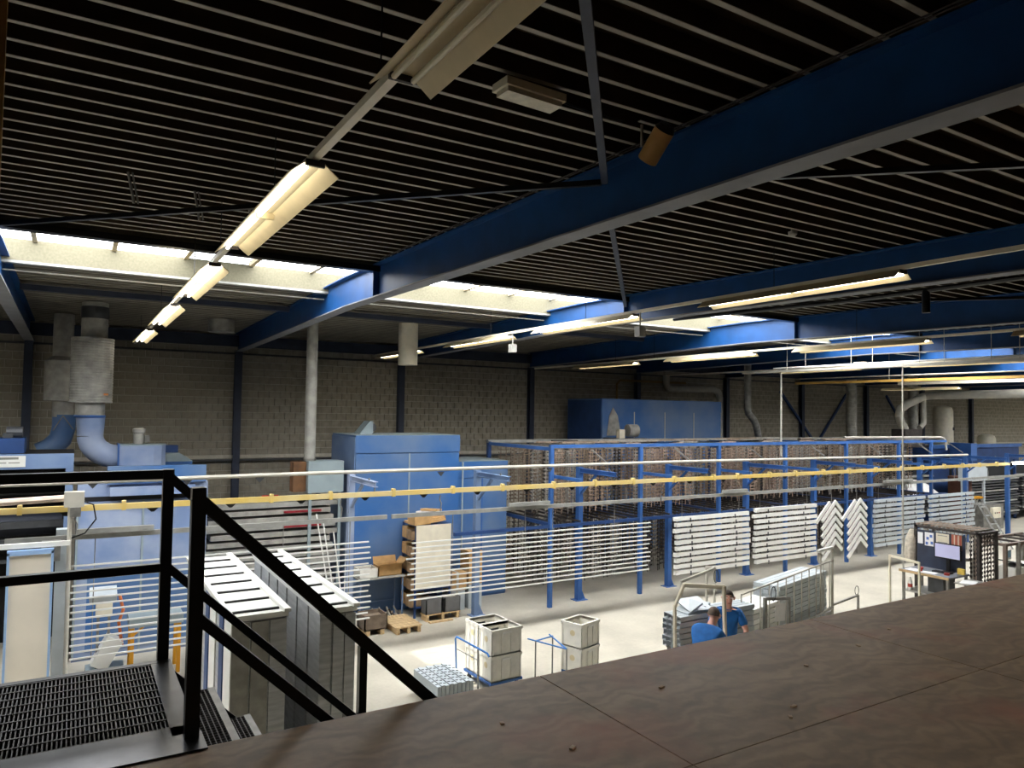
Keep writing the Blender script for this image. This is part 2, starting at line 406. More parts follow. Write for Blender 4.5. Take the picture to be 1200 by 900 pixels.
for y, xe in ((FY, 3.2), (NY, 3.2)):
    rail((.5, y, zr(.5, 4.09)), (xe, y, zr(xe, 4.09)), .055, 'handrail')
    rail((.5, y, zr(.5, 3.545)), (xe, y, zr(xe, 3.545)), .048, 'mid_rail')
    part('stringer', MB().prism([(.5, MZ), (3.5, MZ-3*SL), (3.5, MZ-3*SL-.16), (.5, MZ-.25)] if y > 4 else [(.56, MZ-.06), (3.5, MZ-3*SL), (3.5, MZ-3*SL-.16), (.56, MZ-.3)], 'y', y-.008-(.03 if y > 4 else -.06), y+.008-(.03 if y > 4 else -.06)), BLACK, st)
post(1.78, FY, zr(1.78, 2.75), zr(1.78, 4.07)); post(3.1, FY, .3, zr(3.1, 4.07)); post(3.1, NY+.06, .3, zr(3.1, 4.07))
tg = MB()
for k in range(9): tg.box(.026*k, .026*k+.005, 0, 1.1, -.03, 0)
for k in range(34): tg.box(0, .23, .033*k, .033*k+.004, -.02, 0)
tme = tg.mesh('tread', GRAT); nme_ = MB().box(.205, .245, 0, 1.1, -.035, .003).mesh('tread_nosing', GALV)
for k in range(1, 13):
    zt = MZ-.21*k
    t = link('tread', tme, st, (.56+.221*(k-1)-.5, 3.76-4.3, zt)); n_ = link('tread_nosing', nme_, t)
# ================================================================== LAMPS
def lamp(x, y0, z, lit, label, ln=2.8, dist=True):
    r = root('ceiling_lamp', (x, y0+ln/2, z), label, 'lamp', 'fluorescent ceiling lamps')
    y1 = y0+ln; t = .003
    m = MB()
    for s_ in (-1, 1):
        m._add([(x+s_*.045, y0, z+.085), (x+s_*.15, y0, z), (x+s_*.155, y0, z+.004), (x+s_*.05, y0, z+.09), (x+s_*.045, y1, z+.085), (x+s_*.15, y1, z), (x+s_*.155, y1, z+.004), (x+s_*.05, y1, z+.09)],
               [(0,1,2,3),(7,6,5,4),(0,4,5,1),(1,5,6,2),(2,6,7,3),(3,7,4,0)])
    part('reflector', m, REFL, r)
    part('spine', MB().box(x-.05, x+.05, y0+.02, y1-.02, z+.078, z+.095), REFL, r)
    part('end_plate', MB().box(x-.06, x+.06, y0-.01, y0+.012, z+.05, z+.09), RUST[2], r)
    part('end_plate', MB().box(x-.06, x+.06, y1-.012, y1+.01, z+.05, z+.09), RUST[2], r)
    h = ln/2
    for a in range(2):
        for s_ in ((-1, 1) if lit != 1 else (-1,)):
            part('tube', MB().tube([(x+s_*.048, y0+.03+a*h, z+.05), (x+s_*.048, y0-.03+(a+1)*h, z+.05)], .014, 8), TUBE if lit else TUBEOFF, r)
    part('tube_holder', MB().box(x-.07, x+.07, y0+h-.012, y0+h+.012, z+.03, z+.08), REFL, r)
    return r
def trunk(x, y0, y1, z, lab, wires):
    r = root('lamp_trunking', (x, (y0+y1)/2, z), lab, 'trunking', 'lamp trunking rows')
    part('channel', MB().box(x-.025, x+.025, y0, y1, z, z+.045), CREAM, r)
    for y in wires:
        top = zb(y)+.512
        part('suspension_wire', MB().tube([(x, y, z+.045), (x, y, top)], .005, 5), BLACK, r)
TZ = 5.98
trunk(1.25, -2, 20.2, TZ+.095, 'cream lamp trunking between the stair and the insulated ducts', (1.2, 3.37, 5.6, 7.97, 9.9, 14.0, 18.5))
lamp(1.25, .3, TZ, 0, 'unlit cream lamp overhead beside the first rib bay')
lamp(1.25, 4.5, TZ, 1, 'lit lamp with a single bright tube nearest to the unlit lamp')
lamp(1.25, 8.3, TZ, 2, 'lit twin tube lamp below the rooflight edge', 2.5)
lamp(1.25, 11.95, TZ, 2, 'lit twin tube lamp between the rooflight and the ducts')
lamp(1.25, 16.1, TZ, 2, 'lit twin tube lamp at the block wall end of the row')
X2 = 7.45
trunk(X2, -2, 20.2, TZ+.095, 'cream lamp trunking before the beam next after the loudspeaker beam', (2.5, 6, 9.9, 13.2, 17))
lamp(X2, 4.35, TZ, 2, 'long lit lamp under the dark beam next to the loudspeaker beam')
lamp(X2, 8.6, TZ, 2, 'lit lamp below the bright blue beam by the rooflight')
lamp(X2, 12.4, TZ, 2, 'lit lamp hanging behind the rooflight near the grey duct stub')
lamp(X2, 16.9, TZ, 2, 'lit lamp in front of the grey duct stub')
lamp(X2, .1, TZ, 2, 'added lit lamp above the plywood mezzanine floor')  # this and the next two: out of view, added to brighten the plywood
lamp(X2, -4.1, TZ, 2, 'added lit lamp over the back of the mezzanine')
lamp(1.25, -3.8, TZ, 2, 'added lit lamp behind the unlit lamp')
X3 = 13.12
trunk(X3, -2, 20.2, TZ-.03, 'cream lamp trunking over the big blue oven', (5, 8.6, 14.4, 16))
lamp(X3, -1.2, TZ-.12, 2, 'added lit lamp on the oven row over the mezzanine')  # out of view, added to brighten the mezzanine plywood
for k, y in enumerate((3.0, 7.2, 11.1, 15.1)):
    lamp(X3, y, TZ-.12, 2, ['lit lamp on the oven row farthest from the wall', 'lit lamp on the oven row by the rooflight edge', 'lit lamp on the oven row under the rooflight', 'lit lamp on the oven row near the block wall'][k])
X4 = 19.0
trunk(X4, -2, 20.2, TZ-.03, 'cream lamp trunking beyond the oven row', (6, 10, 14))
for k, y in enumerate((4.0, 8.2, 12.4)):
    lamp(X4, y, TZ-.12, 2, ['lit lamp on the chevron row farthest from the wall', 'lit lamp on the chevron row beside the rooflight', 'lit lamp on the chevron row behind the rooflight'][k])
lamp(26.5, 13.5, 5.55, 2, 'lit lamp hanging above the curved pale duct')
r = root('tube_lamp', (28.9, 12.6, 2.96), 'short lit tube lamp at the end of the yellow rail', 'lamp')
part('housing', MB().box(28.2, 29.6, 12.55, 12.65, 3.0, 3.05), WHITE, r)
part('tube', MB().tube([(28.25, 12.6, 2.97), (29.55, 12.6, 2.97)], .03, 8), TUBE, r)
part('strut', MB().bar((28.5, 12.62, 3.05), (28.5, 12.88, 2.96), .03), GALV, r)
# emergency light, loudspeaker, detectors
r = root('emergency_light', (2.42, 3.83, 6.44), 'flat cream emergency light fixed under the dark deck', 'light fitting')
R_ = Matrix.Rotation(.05, 3, 'Z')
part('housing', MB().cbox((2.42, 3.83, 6.535), (.46, .17, .05), R_), CREAM, r)
part('diffuser', MB().cbox((2.42, 3.83, 6.495), (.42, .13, .035), R_), mat('frosted_plastic', (206, 200, 178), .4, 0, .1, 20), r)
part('cable', MB().tube([(2.66, 3.83, 6.54), (2.9, 3.84, 6.53), (3.2, 3.85, 6.535)], .008, 5), BLACK, r)
r = root('loudspeaker', (3.5, 3.85, 6.3), 'tan cylindrical loudspeaker bracketed beside the big blue beam', 'loudspeaker')
TAN = mat('tan_enamel', (176, 134, 78), .5, 0, .06, 8)
a = Vector((3.5, 3.93, 6.345)); b_ = Vector((3.5, 3.75, 6.51))
part('body', MB().tube([a, b_], .075, 20), TAN, r, True)
part('cap', MB().tube([b_, b_+(b_-a).normalized()*.04], [.076, .05], 20), BLACK, r, True)
part('bracket', MB().bar((3.42, 3.9, 6.58), (3.42, 3.9, 6.42), .015).bar((3.36, 3.86, 6.58), (3.7, 3.86, 6.58), .03, .006), RUST[1], r)
for x, y, lb in ((6.9, 5.3, 'small grey smoke detector under the deck past the loudspeaker beam'), (1.9, 8.9, 'small grey smoke detector by the lamp row')):
    r = root('smoke_detector', (x, y, zb(y)+.44), lb, 'detector')
    part('body', MB().lathe([(.03, 0), (.05, .02), (.05, .05), (.02, .06), (.02, .08)], (x, y, zb(y)+.44), 12), GALVD, r, True)
solo('drop_conduit', MB().box(-.40, -.355, 4.38, 4.42, 5.35, zb(4.4)+.52), TAN, 'beige drop conduit hanging from the deck beside the landing', 'conduit')
for k, (x, y) in enumerate(((.35, 7.4), (.95, 7.7), (1.55, 8.1))):
    solo('ceiling_hanger', MB().bar((x, y, zb(y)+.51), (x+.06, y+.05, zb(y)+.24), .018).bar((x+.035, y, zb(y)+.51), (x+.095, y+.05, zb(y)+.24), .012), GALV, 'short twin steel hanger under the corrugated deck before the rooflight', 'hanger', 'deck hangers')

# ================================================================== CONVEYOR
CY = 12.9
posts = [4.85, 7.75, 10.58, 13.5, 16.48, 19.5, 22.4, 25.3, 28.3, 31.4]
pl = ['by the grey oven box', 'beside the grey shelf unit', 'behind the thin bar set by the hook rack', 'between the bar set and the wide white profiles', 'between the two wide white profile sets', 'behind the chevron profiles', 'beside the grey profile set', 'behind the farther grey profile set', 'beside the stepladder', 'beyond the stepladder']
for i, x in enumerate(posts):
    pm_ = BLUEP if i == 0 else (BLUEG if i == 1 else BLUE)
    r = root('conveyor_post', (x, 14.22, 0), 'blue conveyor post with arm '+pl[i], 'post', 'conveyor posts')
    part('post', MB().box(x-.06, x+.06, 14.16, 14.3, 0, 3.2), pm_, r)
    part('base_plate', MB().box(x-.14, x+.2, 14.1, 14.36, 0, .012).prism([(x+.06, .012), (x+.2, .012), (x+.06, .3)], 'y', 14.215, 14.235), pm_, r)
    ar = part('arm', MB().box(x-.045, x+.045, 12.84, 14.16, 3.16, 3.172).box(x-.006, x+.006, 12.84, 14.16, 3.08, 3.16).box(x-.045, x+.045, 12.84, 14.16, 3.068, 3.08), pm_, r)
    part('arm_bolt', MB().tube([(x, 13.2, 3.172), (x, 13.2, 3.21)], .02, 6), GALV, ar)
    part('brace', MB().bar((x, 14.18, 2.55), (x, 13.55, 3.07), .05), pm_, r)
    part('drop_rod', MB().tube([(x, CY, 2.98), (x, CY, 3.07)], .012, 6), GALV, r)
YR = 2.94
r = root('conveyor_rail', (10, CY, YR), 'long yellow overhead conveyor rail with clamps', 'rail')
part('rail', MB().box(-4, 28.6, CY-.03, CY+.03, YR-.045, YR+.045), YEL, r)
clm = MB().box(-.03, .03, -.045, .045, -.06, .085).tube([(0, -.05, .06), (0, .05, .06)], .03, 8).mesh('clamp', YEL)
hgm = MB().prism([(-.09, -.045), (.09, -.045), (.02, -.11), (-.02, -.11)], 'y', -.008, .008).mesh('trolley_bracket', BLACK)
k = 0; x = -.6
while x < 28:
    link('clamp', clm, r, (x-10+random.uniform(-.2, .2), 0, 0)); link('trolley_bracket', hgm, r, (x-10+.55, 0, 0)); x += 1.18; k += 1
r = root('air_pipe', (10, 13.5, 3.29), 'pale overhead pipe above the yellow conveyor rail', 'pipe')
part('pipe', MB().tube([(-4, 13.5, 3.25), (4, 13.5, 3.31), (13, 13.5, 3.32), (27, 13.5, 3.25)], .035, 8), PIPE, r, True)
for x in (.3, 1.7, 2.9, 6.5, 9.2): part('bracket', MB().prism([(x-.08, 3.26), (x+.08, 3.26), (x, 3.17)], 'y', 13.49, 13.51), DARKG, r)
# grey load bars
segs = [(-3.5, -.9), (-.8, 5.1), (5.2, 11.95), (12.0, 18.98), (19.05, 26.0), (26.1, 33)]
sl = ['before the booth', 'over the railing side bar set', 'over the thin bar set by the shelf unit', 'over the wide white profiles', 'over the chevrons and grey profiles', 'past the stepladder']
for i, (a, b_) in enumerate(segs):
    r = root('load_bar', ((a+b_)/2, CY, 2.46), 'long grey steel load bar hanging '+sl[i], 'load bar', 'conveyor load bars')
    part('bar', MB().box(a, b_, CY-.03, CY+.03, 2.465, 2.54), GREYR, r)
    for x in (a+.15*(b_-a), b_-.15*(b_-a)):
        part('hanger', MB().tube([(x, CY, 2.54), (x+.02, CY, 2.7), (x-.02, CY, 2.78), (x, CY, 2.86)], .012, 6), GALV, r)
for a, b_, lb in ((.1, 1.15, 'in front of the left blue cabin'), (7.75, 8.75, 'beside the shelf unit post'), (14.0, 14.9, 'between the white profile sets'), (20.9, 22.4, 'above the grey profile set')):
    solo('load_clip_bar', MB().box(a, b_, CY-.1, CY-.04, 2.555, 2.63), GREYR, 'short grey load bar clipped on the long bar '+lb, 'load bar', 'short load bars')

# ---- hung workpieces
def hrod(x, z0, lab):
    solo('hanger_rod', MB().tube([(x, CY+.02, z0), (x, CY+.02, 2.47)], .008, 6), GALV, lab, 'hanger rod', 'hanger rods on the conveyor')
b1 = MB().box(-2.37, 2.37, -.012, .012, -.012, .012).mesh('hanging_bar', WHITE)
for k in range(15):
    o = link('hanging_bar', b1, None, (2.41+random.uniform(-.03, .05), CY-.02, 2.07-.1*k)); tag(o, NTH(k)+' thin white bar from the top behind the stair railing', 'bar', 'thin bars behind the railing')
for x in (.35, 1.7, 3.2, 4.4): hrod(x, .66, 'thin hanger rod of the bar set behind the stair railing')
b2 = MB().box(-3.02, 3.02, -.012, .012, -.012, .012).mesh('hanging_bar', WHITE)
for k in range(12):
    o = link('hanging_bar', b2, None, (8.6+random.uniform(-.08, .05), CY-.02, 1.97-.098*k)); tag(o, NTH(k)+' thin white bar from the top in the set before the shelf unit', 'bar', 'thin bars by the shelf unit')
for x in (6.5, 8.2, 8.9, 10.6): hrod(x, .86, 'thin hanger rod of the bar set before the shelf unit')
def boxset(xa, xb, n, z0, dz, m, lab, grp, h=.085):
    L_ = xb-xa
    me = MB().box(-L_/2, L_/2, -.03, .03, -h/2, h/2).box(-L_/2, -L_/2+.12, -.06, -.03, -h/2, h/2-.03).mesh('hanging_profile', m)
    clip = MB().box(-.02, .02, -.036, -.03, -.05, .05).mesh('hook_slot', DARKG)
    for k in range(n):
        o = link('hanging_profile', me, None, ((xa+xb)/2+random.uniform(-.05, .05), CY-.03, z0-dz*k)); o.rotation_euler = (random.uniform(-.12, .05), 0, 0)
        tag(o, NTH(k)+' '+lab, 'profile', grp)
        for xx in (-.3*L_, .3*L_): link('hook_slot', clip, o, (xx, 0, -h/2+.005))
    for x in (xa+.3, xb-.3): hrod(x, z0-dz*n+.1, 'hanger rod of the '+grp)
boxset(12.4, 15.0, 10, 2.0, .142, WHITE, 'wide white profile from the top hanging next to the thin bar set', 'wide white profiles beside the bar set', .095)
boxset(15.2, 17.72, 10, 2.05, .148, WHITE, 'wide white profile from the top hanging beside the chevrons', 'wide white profiles beside the chevrons', .095)
boxset(20.45, 23.1, 10, 2.02, .145, WHITEG, 'greyish profile from the top hanging just past the chevrons', 'grey profiles past the chevrons', .095)
boxset(23.4, 26.1, 10, 2.02, .145, WHITEG, 'greyish profile from the top hanging above the desk', 'grey profiles above the desk', .095)
boxset(31.5, 34.2, 9, 2.2, .14, BLUEG, 'blue grey profile from the top hanging beyond the stepladder', 'blue grey profiles beyond the stepladder', .08)
for xc, nm in ((18.5, 'beside the wide white profiles'), (19.68, 'beside the greyish profiles')):
    for side in (-1, 1):
        L_ = .82 if side < 0 else .46; A = math.radians(41)
        me = MB().box(-L_/2, L_/2, -.02, .02, -.048, .048).mesh('chevron_profile', WHITE)
        for k in range(7):
            ax, az = xc+.09, 2.12-.22*k
            if k == 6:
                if side > 0: continue
                ax, az = xc-.17, 2.1
            o = link('chevron_profile', me, None, (ax+side*math.cos(A)*L_/2, CY-(.014 if side > 0 else .05), az-math.sin(A)*L_/2)); o.rotation_euler = (0, side*A, 0)
            tag(o, (NTH(k) if k < 6 else 'offset')+' '+('falling' if side > 0 else 'rising')+' arm of the chevron stack '+nm, 'profile', 'chevron profiles '+nm+(' a' if side > 0 else ' b'))
    hrod(xc, .55, 'hanger rod of the chevron stack '+nm)

# ================================================================== HOOK RACK
RX = [9.57, 12.3, 15.1, 17.85, 20.75, 23.6, 25.55]
r = root('storage_rack', (17, 15.4, 0), 'long blue framed storage rack full of hanging hook ladders', 'rack')
for x in RX:
    part('post', MB().box(x-.045, x+.045, 13.93, 14.02, 0, 3.72), BLUE, r)
    part('post', MB().box(x-.045, x+.045, 16.9, 17.0, 0, 3.72), BLUED, r)
    part('cross_beam', MB().box(x-.03, x+.03, 14.02, 16.9, 3.62, 3.7), BLUE, r)
    part('tier_beam', MB().box(x-.03, x+.03, 14.02, 16.9, 1.86, 1.94), BLUED, r)
    part('stay', MB().bar((x+1.15, 14.0, 3.66), (x+1.35, 13.6, 3.32), .03), GALV, r)
    part('outrigger', MB().box(x+.06, x+.14, 12.95, 14.0, 2.98, 3.05), BLUE, r)
part('front_beam', MB().box(RX[0]-.05, 26.5, 13.94, 14.02, 3.68, 3.76), BLUE, r)
part('rear_beam', MB().box(RX[0]-.05, 26.5, 16.9, 16.98, 3.68, 3.76), GREYR, r)
part('front_tier_beam', MB().box(RX[0]-2.5, 26.5, 13.94, 14.02, 1.83, 1.9), BLUED, r)
hx = []
x = 9.75
while x < 25.4:
    hx.append(x); x += .36
for x in hx: part('hook_rail', MB().box(x-.02, x+.02, 14.03, 16.88, 3.62, 3.66), RUST[1], r)
for x in hx: part('hook_rail', MB().box(x-.02, x+.02, 14.03, 16.88, 1.9, 1.94), RUST[2], r)
def ladder_mesh(m, h, n, wd):
    mb = MB()
    for s_ in (-1, 1): mb.box(s_*wd-.01, s_*wd+.01, -.008, .008, -h, 0)
    for k in range(n):
        z = -.1-k*(h-.14)/n
        mb.box(-wd-.05, wd+.05, -.008, .008, z-.008, z+.008)
        mb.box(-wd-.062, -wd-.044, -.04, .008, z, z+.035); mb.box(wd+.044, wd+.062, -.04, .008, z, z+.035)
    mb.box(-.03, .03, -.006, .006, -.03, 0)
    return mb.mesh('hook_ladder', m)
LM = [ladder_mesh(RUST[i % 4], 1.55, 15, .07+.02*(i % 2)) for i in range(4)]
LM2 = [ladder_mesh(RUST[2 if i % 3 else 1], 1.5, 13, .06) for i in range(3)]
spots = []
for x in hx:
    for tier in (0, 1):
        for y in (14.47, 14.9, 15.4, 15.9, 16.5):
            spots.append((y*1.0+x*.02, x, y, tier))
spots.sort()
def HN(me): return {RUST[0].name: 'brown dusty', RUST[1].name: 'grey dusty', RUST[2].name: 'dark', RUST[3].name: 'pinkish brown'}[me.materials[0].name]
stuff = MB()
for k, (q, x, y, t) in enumerate(spots):
    if random.random() < .1 or min(abs(x-q_) for q_ in RX) < .16: continue
    zt = 3.615 if t == 0 else 1.895
    me = (LM if t == 0 else LM2)[random.randrange(4 if t == 0 else 3)]
    if t == 0 and 13.6 < x < 20 : me = LM[random.choice((0, 1, 3, 3))]
    o = link('hook_ladder', me, None, (x+random.uniform(-.04, .04), y+random.uniform(-.08, .08), zt)); o.rotation_euler = (0, 0, random.uniform(-.5, .5))
    if k < 300: tag(o, HN(me)+' hook ladder hanging in the '+('upper' if t == 0 else 'lower')+' tier of the long rack', 'hook ladder', HN(me)+' hook ladders of the '+('upper' if t == 0 else 'lower')+' tier')
    else:
        mt = o.matrix_basis; rot = o.rotation_euler.to_matrix().to_4x4(); rot.translation = o.location
        stuff._add([rot @ v.co for v in me.vertices], [tuple(p.vertices) for p in me.polygons]); bpy.data.objects.remove(o)
o = link('hook_ladders', stuff.mesh('hook_ladders', RUST[0]), None); o['kind'] = 'stuff'; tag(o, 'rest of the hook ladders deep inside the long rack', 'hook ladders')
# loose rods lying on top of the rack
for k in range(9):
    x = 10.2+k*1.75; y = 14.5+(k*.37 % 2)
    solo('loose_rod_bundle', MB().bar((x, y, 3.78), (x+1.9, y+.15, 3.78), .12, .03).bar((x+.3, y+.3, 3.78), (x+2.1, y+.36, 3.78), .05, .03), RUST[k % 2], 'flat brown rods lying across the top of the long rack', 'rods', 'rods on the rack top')

# ================================================================== OVENS AND CABINS
def cabin(name, x0, x1, y0, y1, z0, z1, m, top, nseam, lab, cat, seam=PIPE, side=None):
    r = root(name, ((x0+x1)/2, (y0+y1)/2, z0), lab, cat)
    part('body', MB().box(x0+.01, x1-.01, y0+.03, y1, z0, z1-.01), side or m, r)
    part('roof', MB().box(x0-.01, x1+.01, y0, y1+.01, z1-.01, z1), top, r)
    n = nseam; w_ = (x1-x0)/n
    for k in range(n):
        part('panel', MB().box(x0+k*w_+.015, x0+(k+1)*w_-.015, y0+.006, y0+.03, z0+.05, z1-.42), m, r)
    part('header', MB().box(x0, x1, y0, y0+.03, z1-.4, z1-.01), m, r)
    for k in range(1, n): part('joint_strip', MB().box(x0+k*w_-.018, x0+k*w_+.018, y0, y0+.03, z0+.05, z1-.42), seam, r)
    return r
r = cabin('oven', 5.33, 7.9, 15.4, 17.1, 0, 3.95, BLUEC, GREYB, 2, 'tall blue powder oven behind the grey shelf unit', 'oven', GREYB)
part('side_panel', MB().box(5.315, 5.33, 15.42, 17.08, .02, 3.9), BLUEG, r)
part('motor_mount', MB().prism([(5.65, 3.95), (5.98, 3.95), (5.98, 4.25), (5.9, 4.25)], 'y', 16.1, 16.5), GREYB, r)
part('motor', MB().tube([(6.0, 16.2, 4.1), (6.0, 16.4, 4.1)], .1, 12), DARKG, r)
part('pipe', MB().tube([(7.98, 15.38, .6), (7.98, 15.38, 3.3)], .02, 6), GREYB, r)
cabin('oven_annex', 7.92, 9.36, 15.6, 17.3, 0, 3.3, BLUEC, GREYB, 2, 'lower blue cabin joined to the tall blue oven', 'cabin', BLUE)
r = cabin('big_oven', 14.55, 20.0, 18.4, 20.3, 0, 5.0, BLUEC, BLUED, 4, 'big blue oven rising behind the long hook rack', 'oven', PIPE)
part('side_panel', MB().box(14.535, 14.55, 18.45, 20.25, .05, 4.95), BLUED, r)
mo = part('fan_motor', MB().tube([(15.1, 17.8, 3.98), (15.45, 17.75, 3.98)], .2, 18), GALVD, r, True)
part('motor_shelf', MB().box(14.6, 15.75, 17.6, 18.4, 3.68, 3.74), DARKG, r)
part('switch_box', MB().box(14.62, 14.84, 17.6, 17.75, 3.74, 4.02), CREAM, r)
part('stain', MB().prism([(14.75, 3.8), (15.35, 3.8), (15.2, 4.45), (15.0, 4.72), (14.85, 4.45)], 'y', 18.396, 18.4), GALVD, r)
# grey burner box with a flue
r = root('burner_box', (4.75, 15.8, 2.7), 'grey burner box with a tall vertical flue beside the tall blue oven', 'burner')
part('box', MB().box(4.36, 5.14, 15.6, 16.1, 2.7, 3.38), GREYB, r)
part('rusty_side', MB().box(4.08, 4.355, 15.75, 16.05, 2.72, 3.36), mat('rusty_brown_sheet', (120, 84, 54), .8, 0, .25, 4), r)
part('leg', MB().box(4.4, 4.46, 15.65, 15.7, 0, 2.7).box(5.05, 5.11, 15.65, 15.7, 0, 2.7), GREYB, r)
part('flue', MB().tube([(4.46, 15.9, 3.38), (4.46, 15.9, zb(15.9)+.505)], .12, 18), GALVD, r, True)
part('flue_collar', MB().lathe([(.14, 0), (.14, .05)], (4.46, 15.9, 3.38), 18), GALV, r, True)
# duct stubs under the roof
for x, y, rr, z0, lb in ((6.9, 16.3, .235, 5.61, 'wide cream duct stub hanging from the rear roof'), (2.93, 18.2, .3, 6.3, 'short duct collar under the rear roof behind the lamp row')):
    solo('duct_stub', MB().tube([(x, y, z0), (x, y, zb(y)+.5)], rr, 20), GALVD if rr > .27 else CREAM, lb, 'duct', None, True)
# ---- insulated ducts on the left
r = root('insulated_duct', (.3, 17, 3.2), 'fat ribbed grey insulated duct with a pale blue elbow', 'duct')
prof = [(.24, 5.86), (.24, 6.61)]
part('upper_pipe', MB().lathe(prof, (.31, 17, 0), 24), GALVD, r, True)
part('collar', MB().lathe([(.25, 6.28), (.255, 6.3), (.255, 6.5), (.25, 6.52)], (.31, 17, 0), 24), DARKG, r, True)
pr = [(.3, 4.57)]
z = 4.57
while z < 5.85: pr += [(.385, z), (.385, z+.038), (.372, z+.044), (.372, z+.05)]; z += .055
pr += [(.385, 5.86), (.24, 5.87)]
part('ribbed_jacket', MB().lathe(pr, (.29, 17, 0), 28), GALVD, r)
part('label', MB().box(.5, .58, 16.64, 16.66, 4.72, 4.76), mat('orange_sticker', (200, 130, 70), .6), r)
part('lower_pipe', MB().lathe([(.27, 4.3), (.265, 4.57)], (.28, 17, 0), 24), GALVD, r, True)
part('transition', MB().lathe([(.235, 3.9), (.26, 4.3)], (.3, 17, 0), 24), BLUEP, r, True)
part('clamp_ring', MB().lathe([(.275, 4.27), (.285, 4.28), (.285, 4.31), (.275, 4.32)], (.28, 17, 0), 24), BLUE, r, True)
pts = [(.3, 17, 3.9)]
for k in range(1, 9):
    a = k/8*PI/2; pts.append((.3+.5*(1-math.cos(a)), 17, 3.9-.43*math.sin(a)))
part('elbow', MB().tube(pts, .236, 24), BLUEP, r, True)
r = root('fan_housing', (1.25, 17, 3.2), 'pale blue fan housing joined to the duct elbow', 'fan')
hp = [(.82, 16.72), (1.45, 16.72), (1.6, 16.78), (1.68, 16.9), (1.7, 17.0), (1.68, 17.1), (1.6, 17.22), (1.45, 17.28), (.82, 17.28)]
part('scroll', MB().prism(hp, 'z', 3.24, 3.7), BLUEP, r)
part('lid', MB().prism([((x-1.2)*1.03+1.2, (y-17)*1.05+17) for x, y in hp], 'z', 3.7, 3.725), GREYB, r)
part('flange', MB().box(.79, .82, 16.7, 17.3, 3.2, 3.74), BLUE, r)
mo = part('motor', MB().lathe([(.1, 3.725), (.1, 3.95), (.12, 3.97), (.12, 4.04), (.08, 4.06)], (1.18, 17, 0), 16), GALVD, r, True)
part('terminal_box', MB().box(1.29, 1.38, 16.94, 17.06, 3.76, 3.9), GALV, r)
part('support_leg', MB().box(1.5, 1.58, 17.0, 17.08, 0, 3.24).box(.9, .98, 17.0, 17.08, 0, 3.24), BLUE, r)
r = root('rear_duct', (-.25, 19, 3.4), 'darker ribbed duct with a deep blue elbow standing behind the fat duct', 'duct')
part('jacket', MB().lathe([(.3, 4.6), (.34, 4.61), (.34, 5.5), (.3, 5.52), (.2, 5.6), (.2, 6.55)], (-.25, 19, 0), 24), GALVD, r, True)
part('lower_pipe', MB().lathe([(.22, 4.25), (.22, 4.6)], (-.2, 19, 0), 20), GALVD, r, True)
part('elbow', MB().tube([(-.18, 19, 4.3), (-.18, 19, 4.0), (-.24, 19, 3.75), (-.42, 19, 3.55), (-.62, 19, 3.45)], .23, 20), BLUEC, r, True)
part('bracket', MB().bar((-.38, 18.76, 3.95), (-.2, 18.76, 4.28), .02).bar((-.2, 18.76, 4.28), (0, 18.76, 3.98), .02), GALV, r)
part('support_leg', MB().box(-.66, -.58, 18.9, 19.1, 0, 3.3), BLUED, r)
r = root('filter_box', (2.05, 18.2, 0), 'blue filter box with sloping top beside the fan housing', 'cabin')
part('body', MB().box(1.7, 2.35, 17.9, 18.8, 0, 3.28), BLUE, r)
part('sloping_top', MB().prism([(1.7, 3.28), (2.37, 3.28), (2.1, 3.46), (1.7, 3.46)], 'y', 17.9, 18.8), GREYB, r)
part('rear_hatch', MB().box(1.75, 2.1, 18.4, 18.7, 3.46, 3.62), BLUED, r)
# ---- left blue cabin
r = root('wash_cabin', (1.0, 15.6, 0), 'dusty pale blue wash cabin behind the stair railing', 'cabin')
part('body', MB().box(.1, 2.25, 14.95, 16.6, 0, 3.1), BLUEP, r)
for a, b_ in ((.14, 1.13), (1.17, 1.98), (2.0, 2.24)): part('panel', MB().box(a, b_, 14.93, 14.95, .05, 2.78), BLUEP, r)
for a in (.1, 1.135): part('joint_strip', MB().box(a, a+.035, 14.91, 14.95, .05, 2.8), GREYB, r)
part('low_blue_panel', MB().box(.3, 2.0, 14.915, 14.93, .15, 1.45), BLUEC, r)
part('shadow_gap', MB().box(.1, 2.2, 14.94, 14.96, 2.8, 2.88), DARK, r)
part('ledge', MB().box(.6, 2.0, 14.72, 14.95, 2.9, 3.05), BLUEP, r)
part('service_strip', MB().box(.55, 2.2, 14.86, 15.0, 3.1, 3.42), BLUEC, r)
for x in (.78, 1.05, 1.35):
    v = part('valve', MB().tube([(x, 14.78, 3.16), (x, 14.86, 3.16)], .035, 8), GALV, r); part('valve_handle', MB().bar((x-.05, 14.77, 3.2), (x+.05, 14.77, 3.2), .015), RUST[3], v)
# ---- booth with a sign
r = root('spray_booth', (-1.6, 15.8, 0), 'dark open spray booth with a blue header and a white sign', 'booth')
part('header', MB().box(-3.6, .03, 14.96, 15.0, 3.4, 3.66), BLUEG, r)
part('jamb', MB().box(-.09, .03, 14.97, 15.1, 0, 3.4), BLUEG, r)
part('back_panel', MB().box(-3.6, .02, 16.8, 16.84, 0, 3.6), DARK, r)
part('side_panel', MB().box(-.09, -.06, 15.1, 16.8, 0, 3.4), DARK, r)
part('roof', MB().box(-3.6, .03, 15.0, 16.84, 3.6, 3.64), DARK, r)
for z, h in ((2.9, .02), (2.3, .12), (2.05, .06), (1.7, .05), (1.3, .1)): part('inner_rail', MB().box(-3.6, -.1, 15.6, 15.7, z, z+h), DARKG, r)
part('roller', MB().tube([(-3.6, 15.9, 2.35), (-.12, 15.9, 2.35)], .22, 18), mat('dark_navy_roll', (34, 40, 54), .6), r, True)
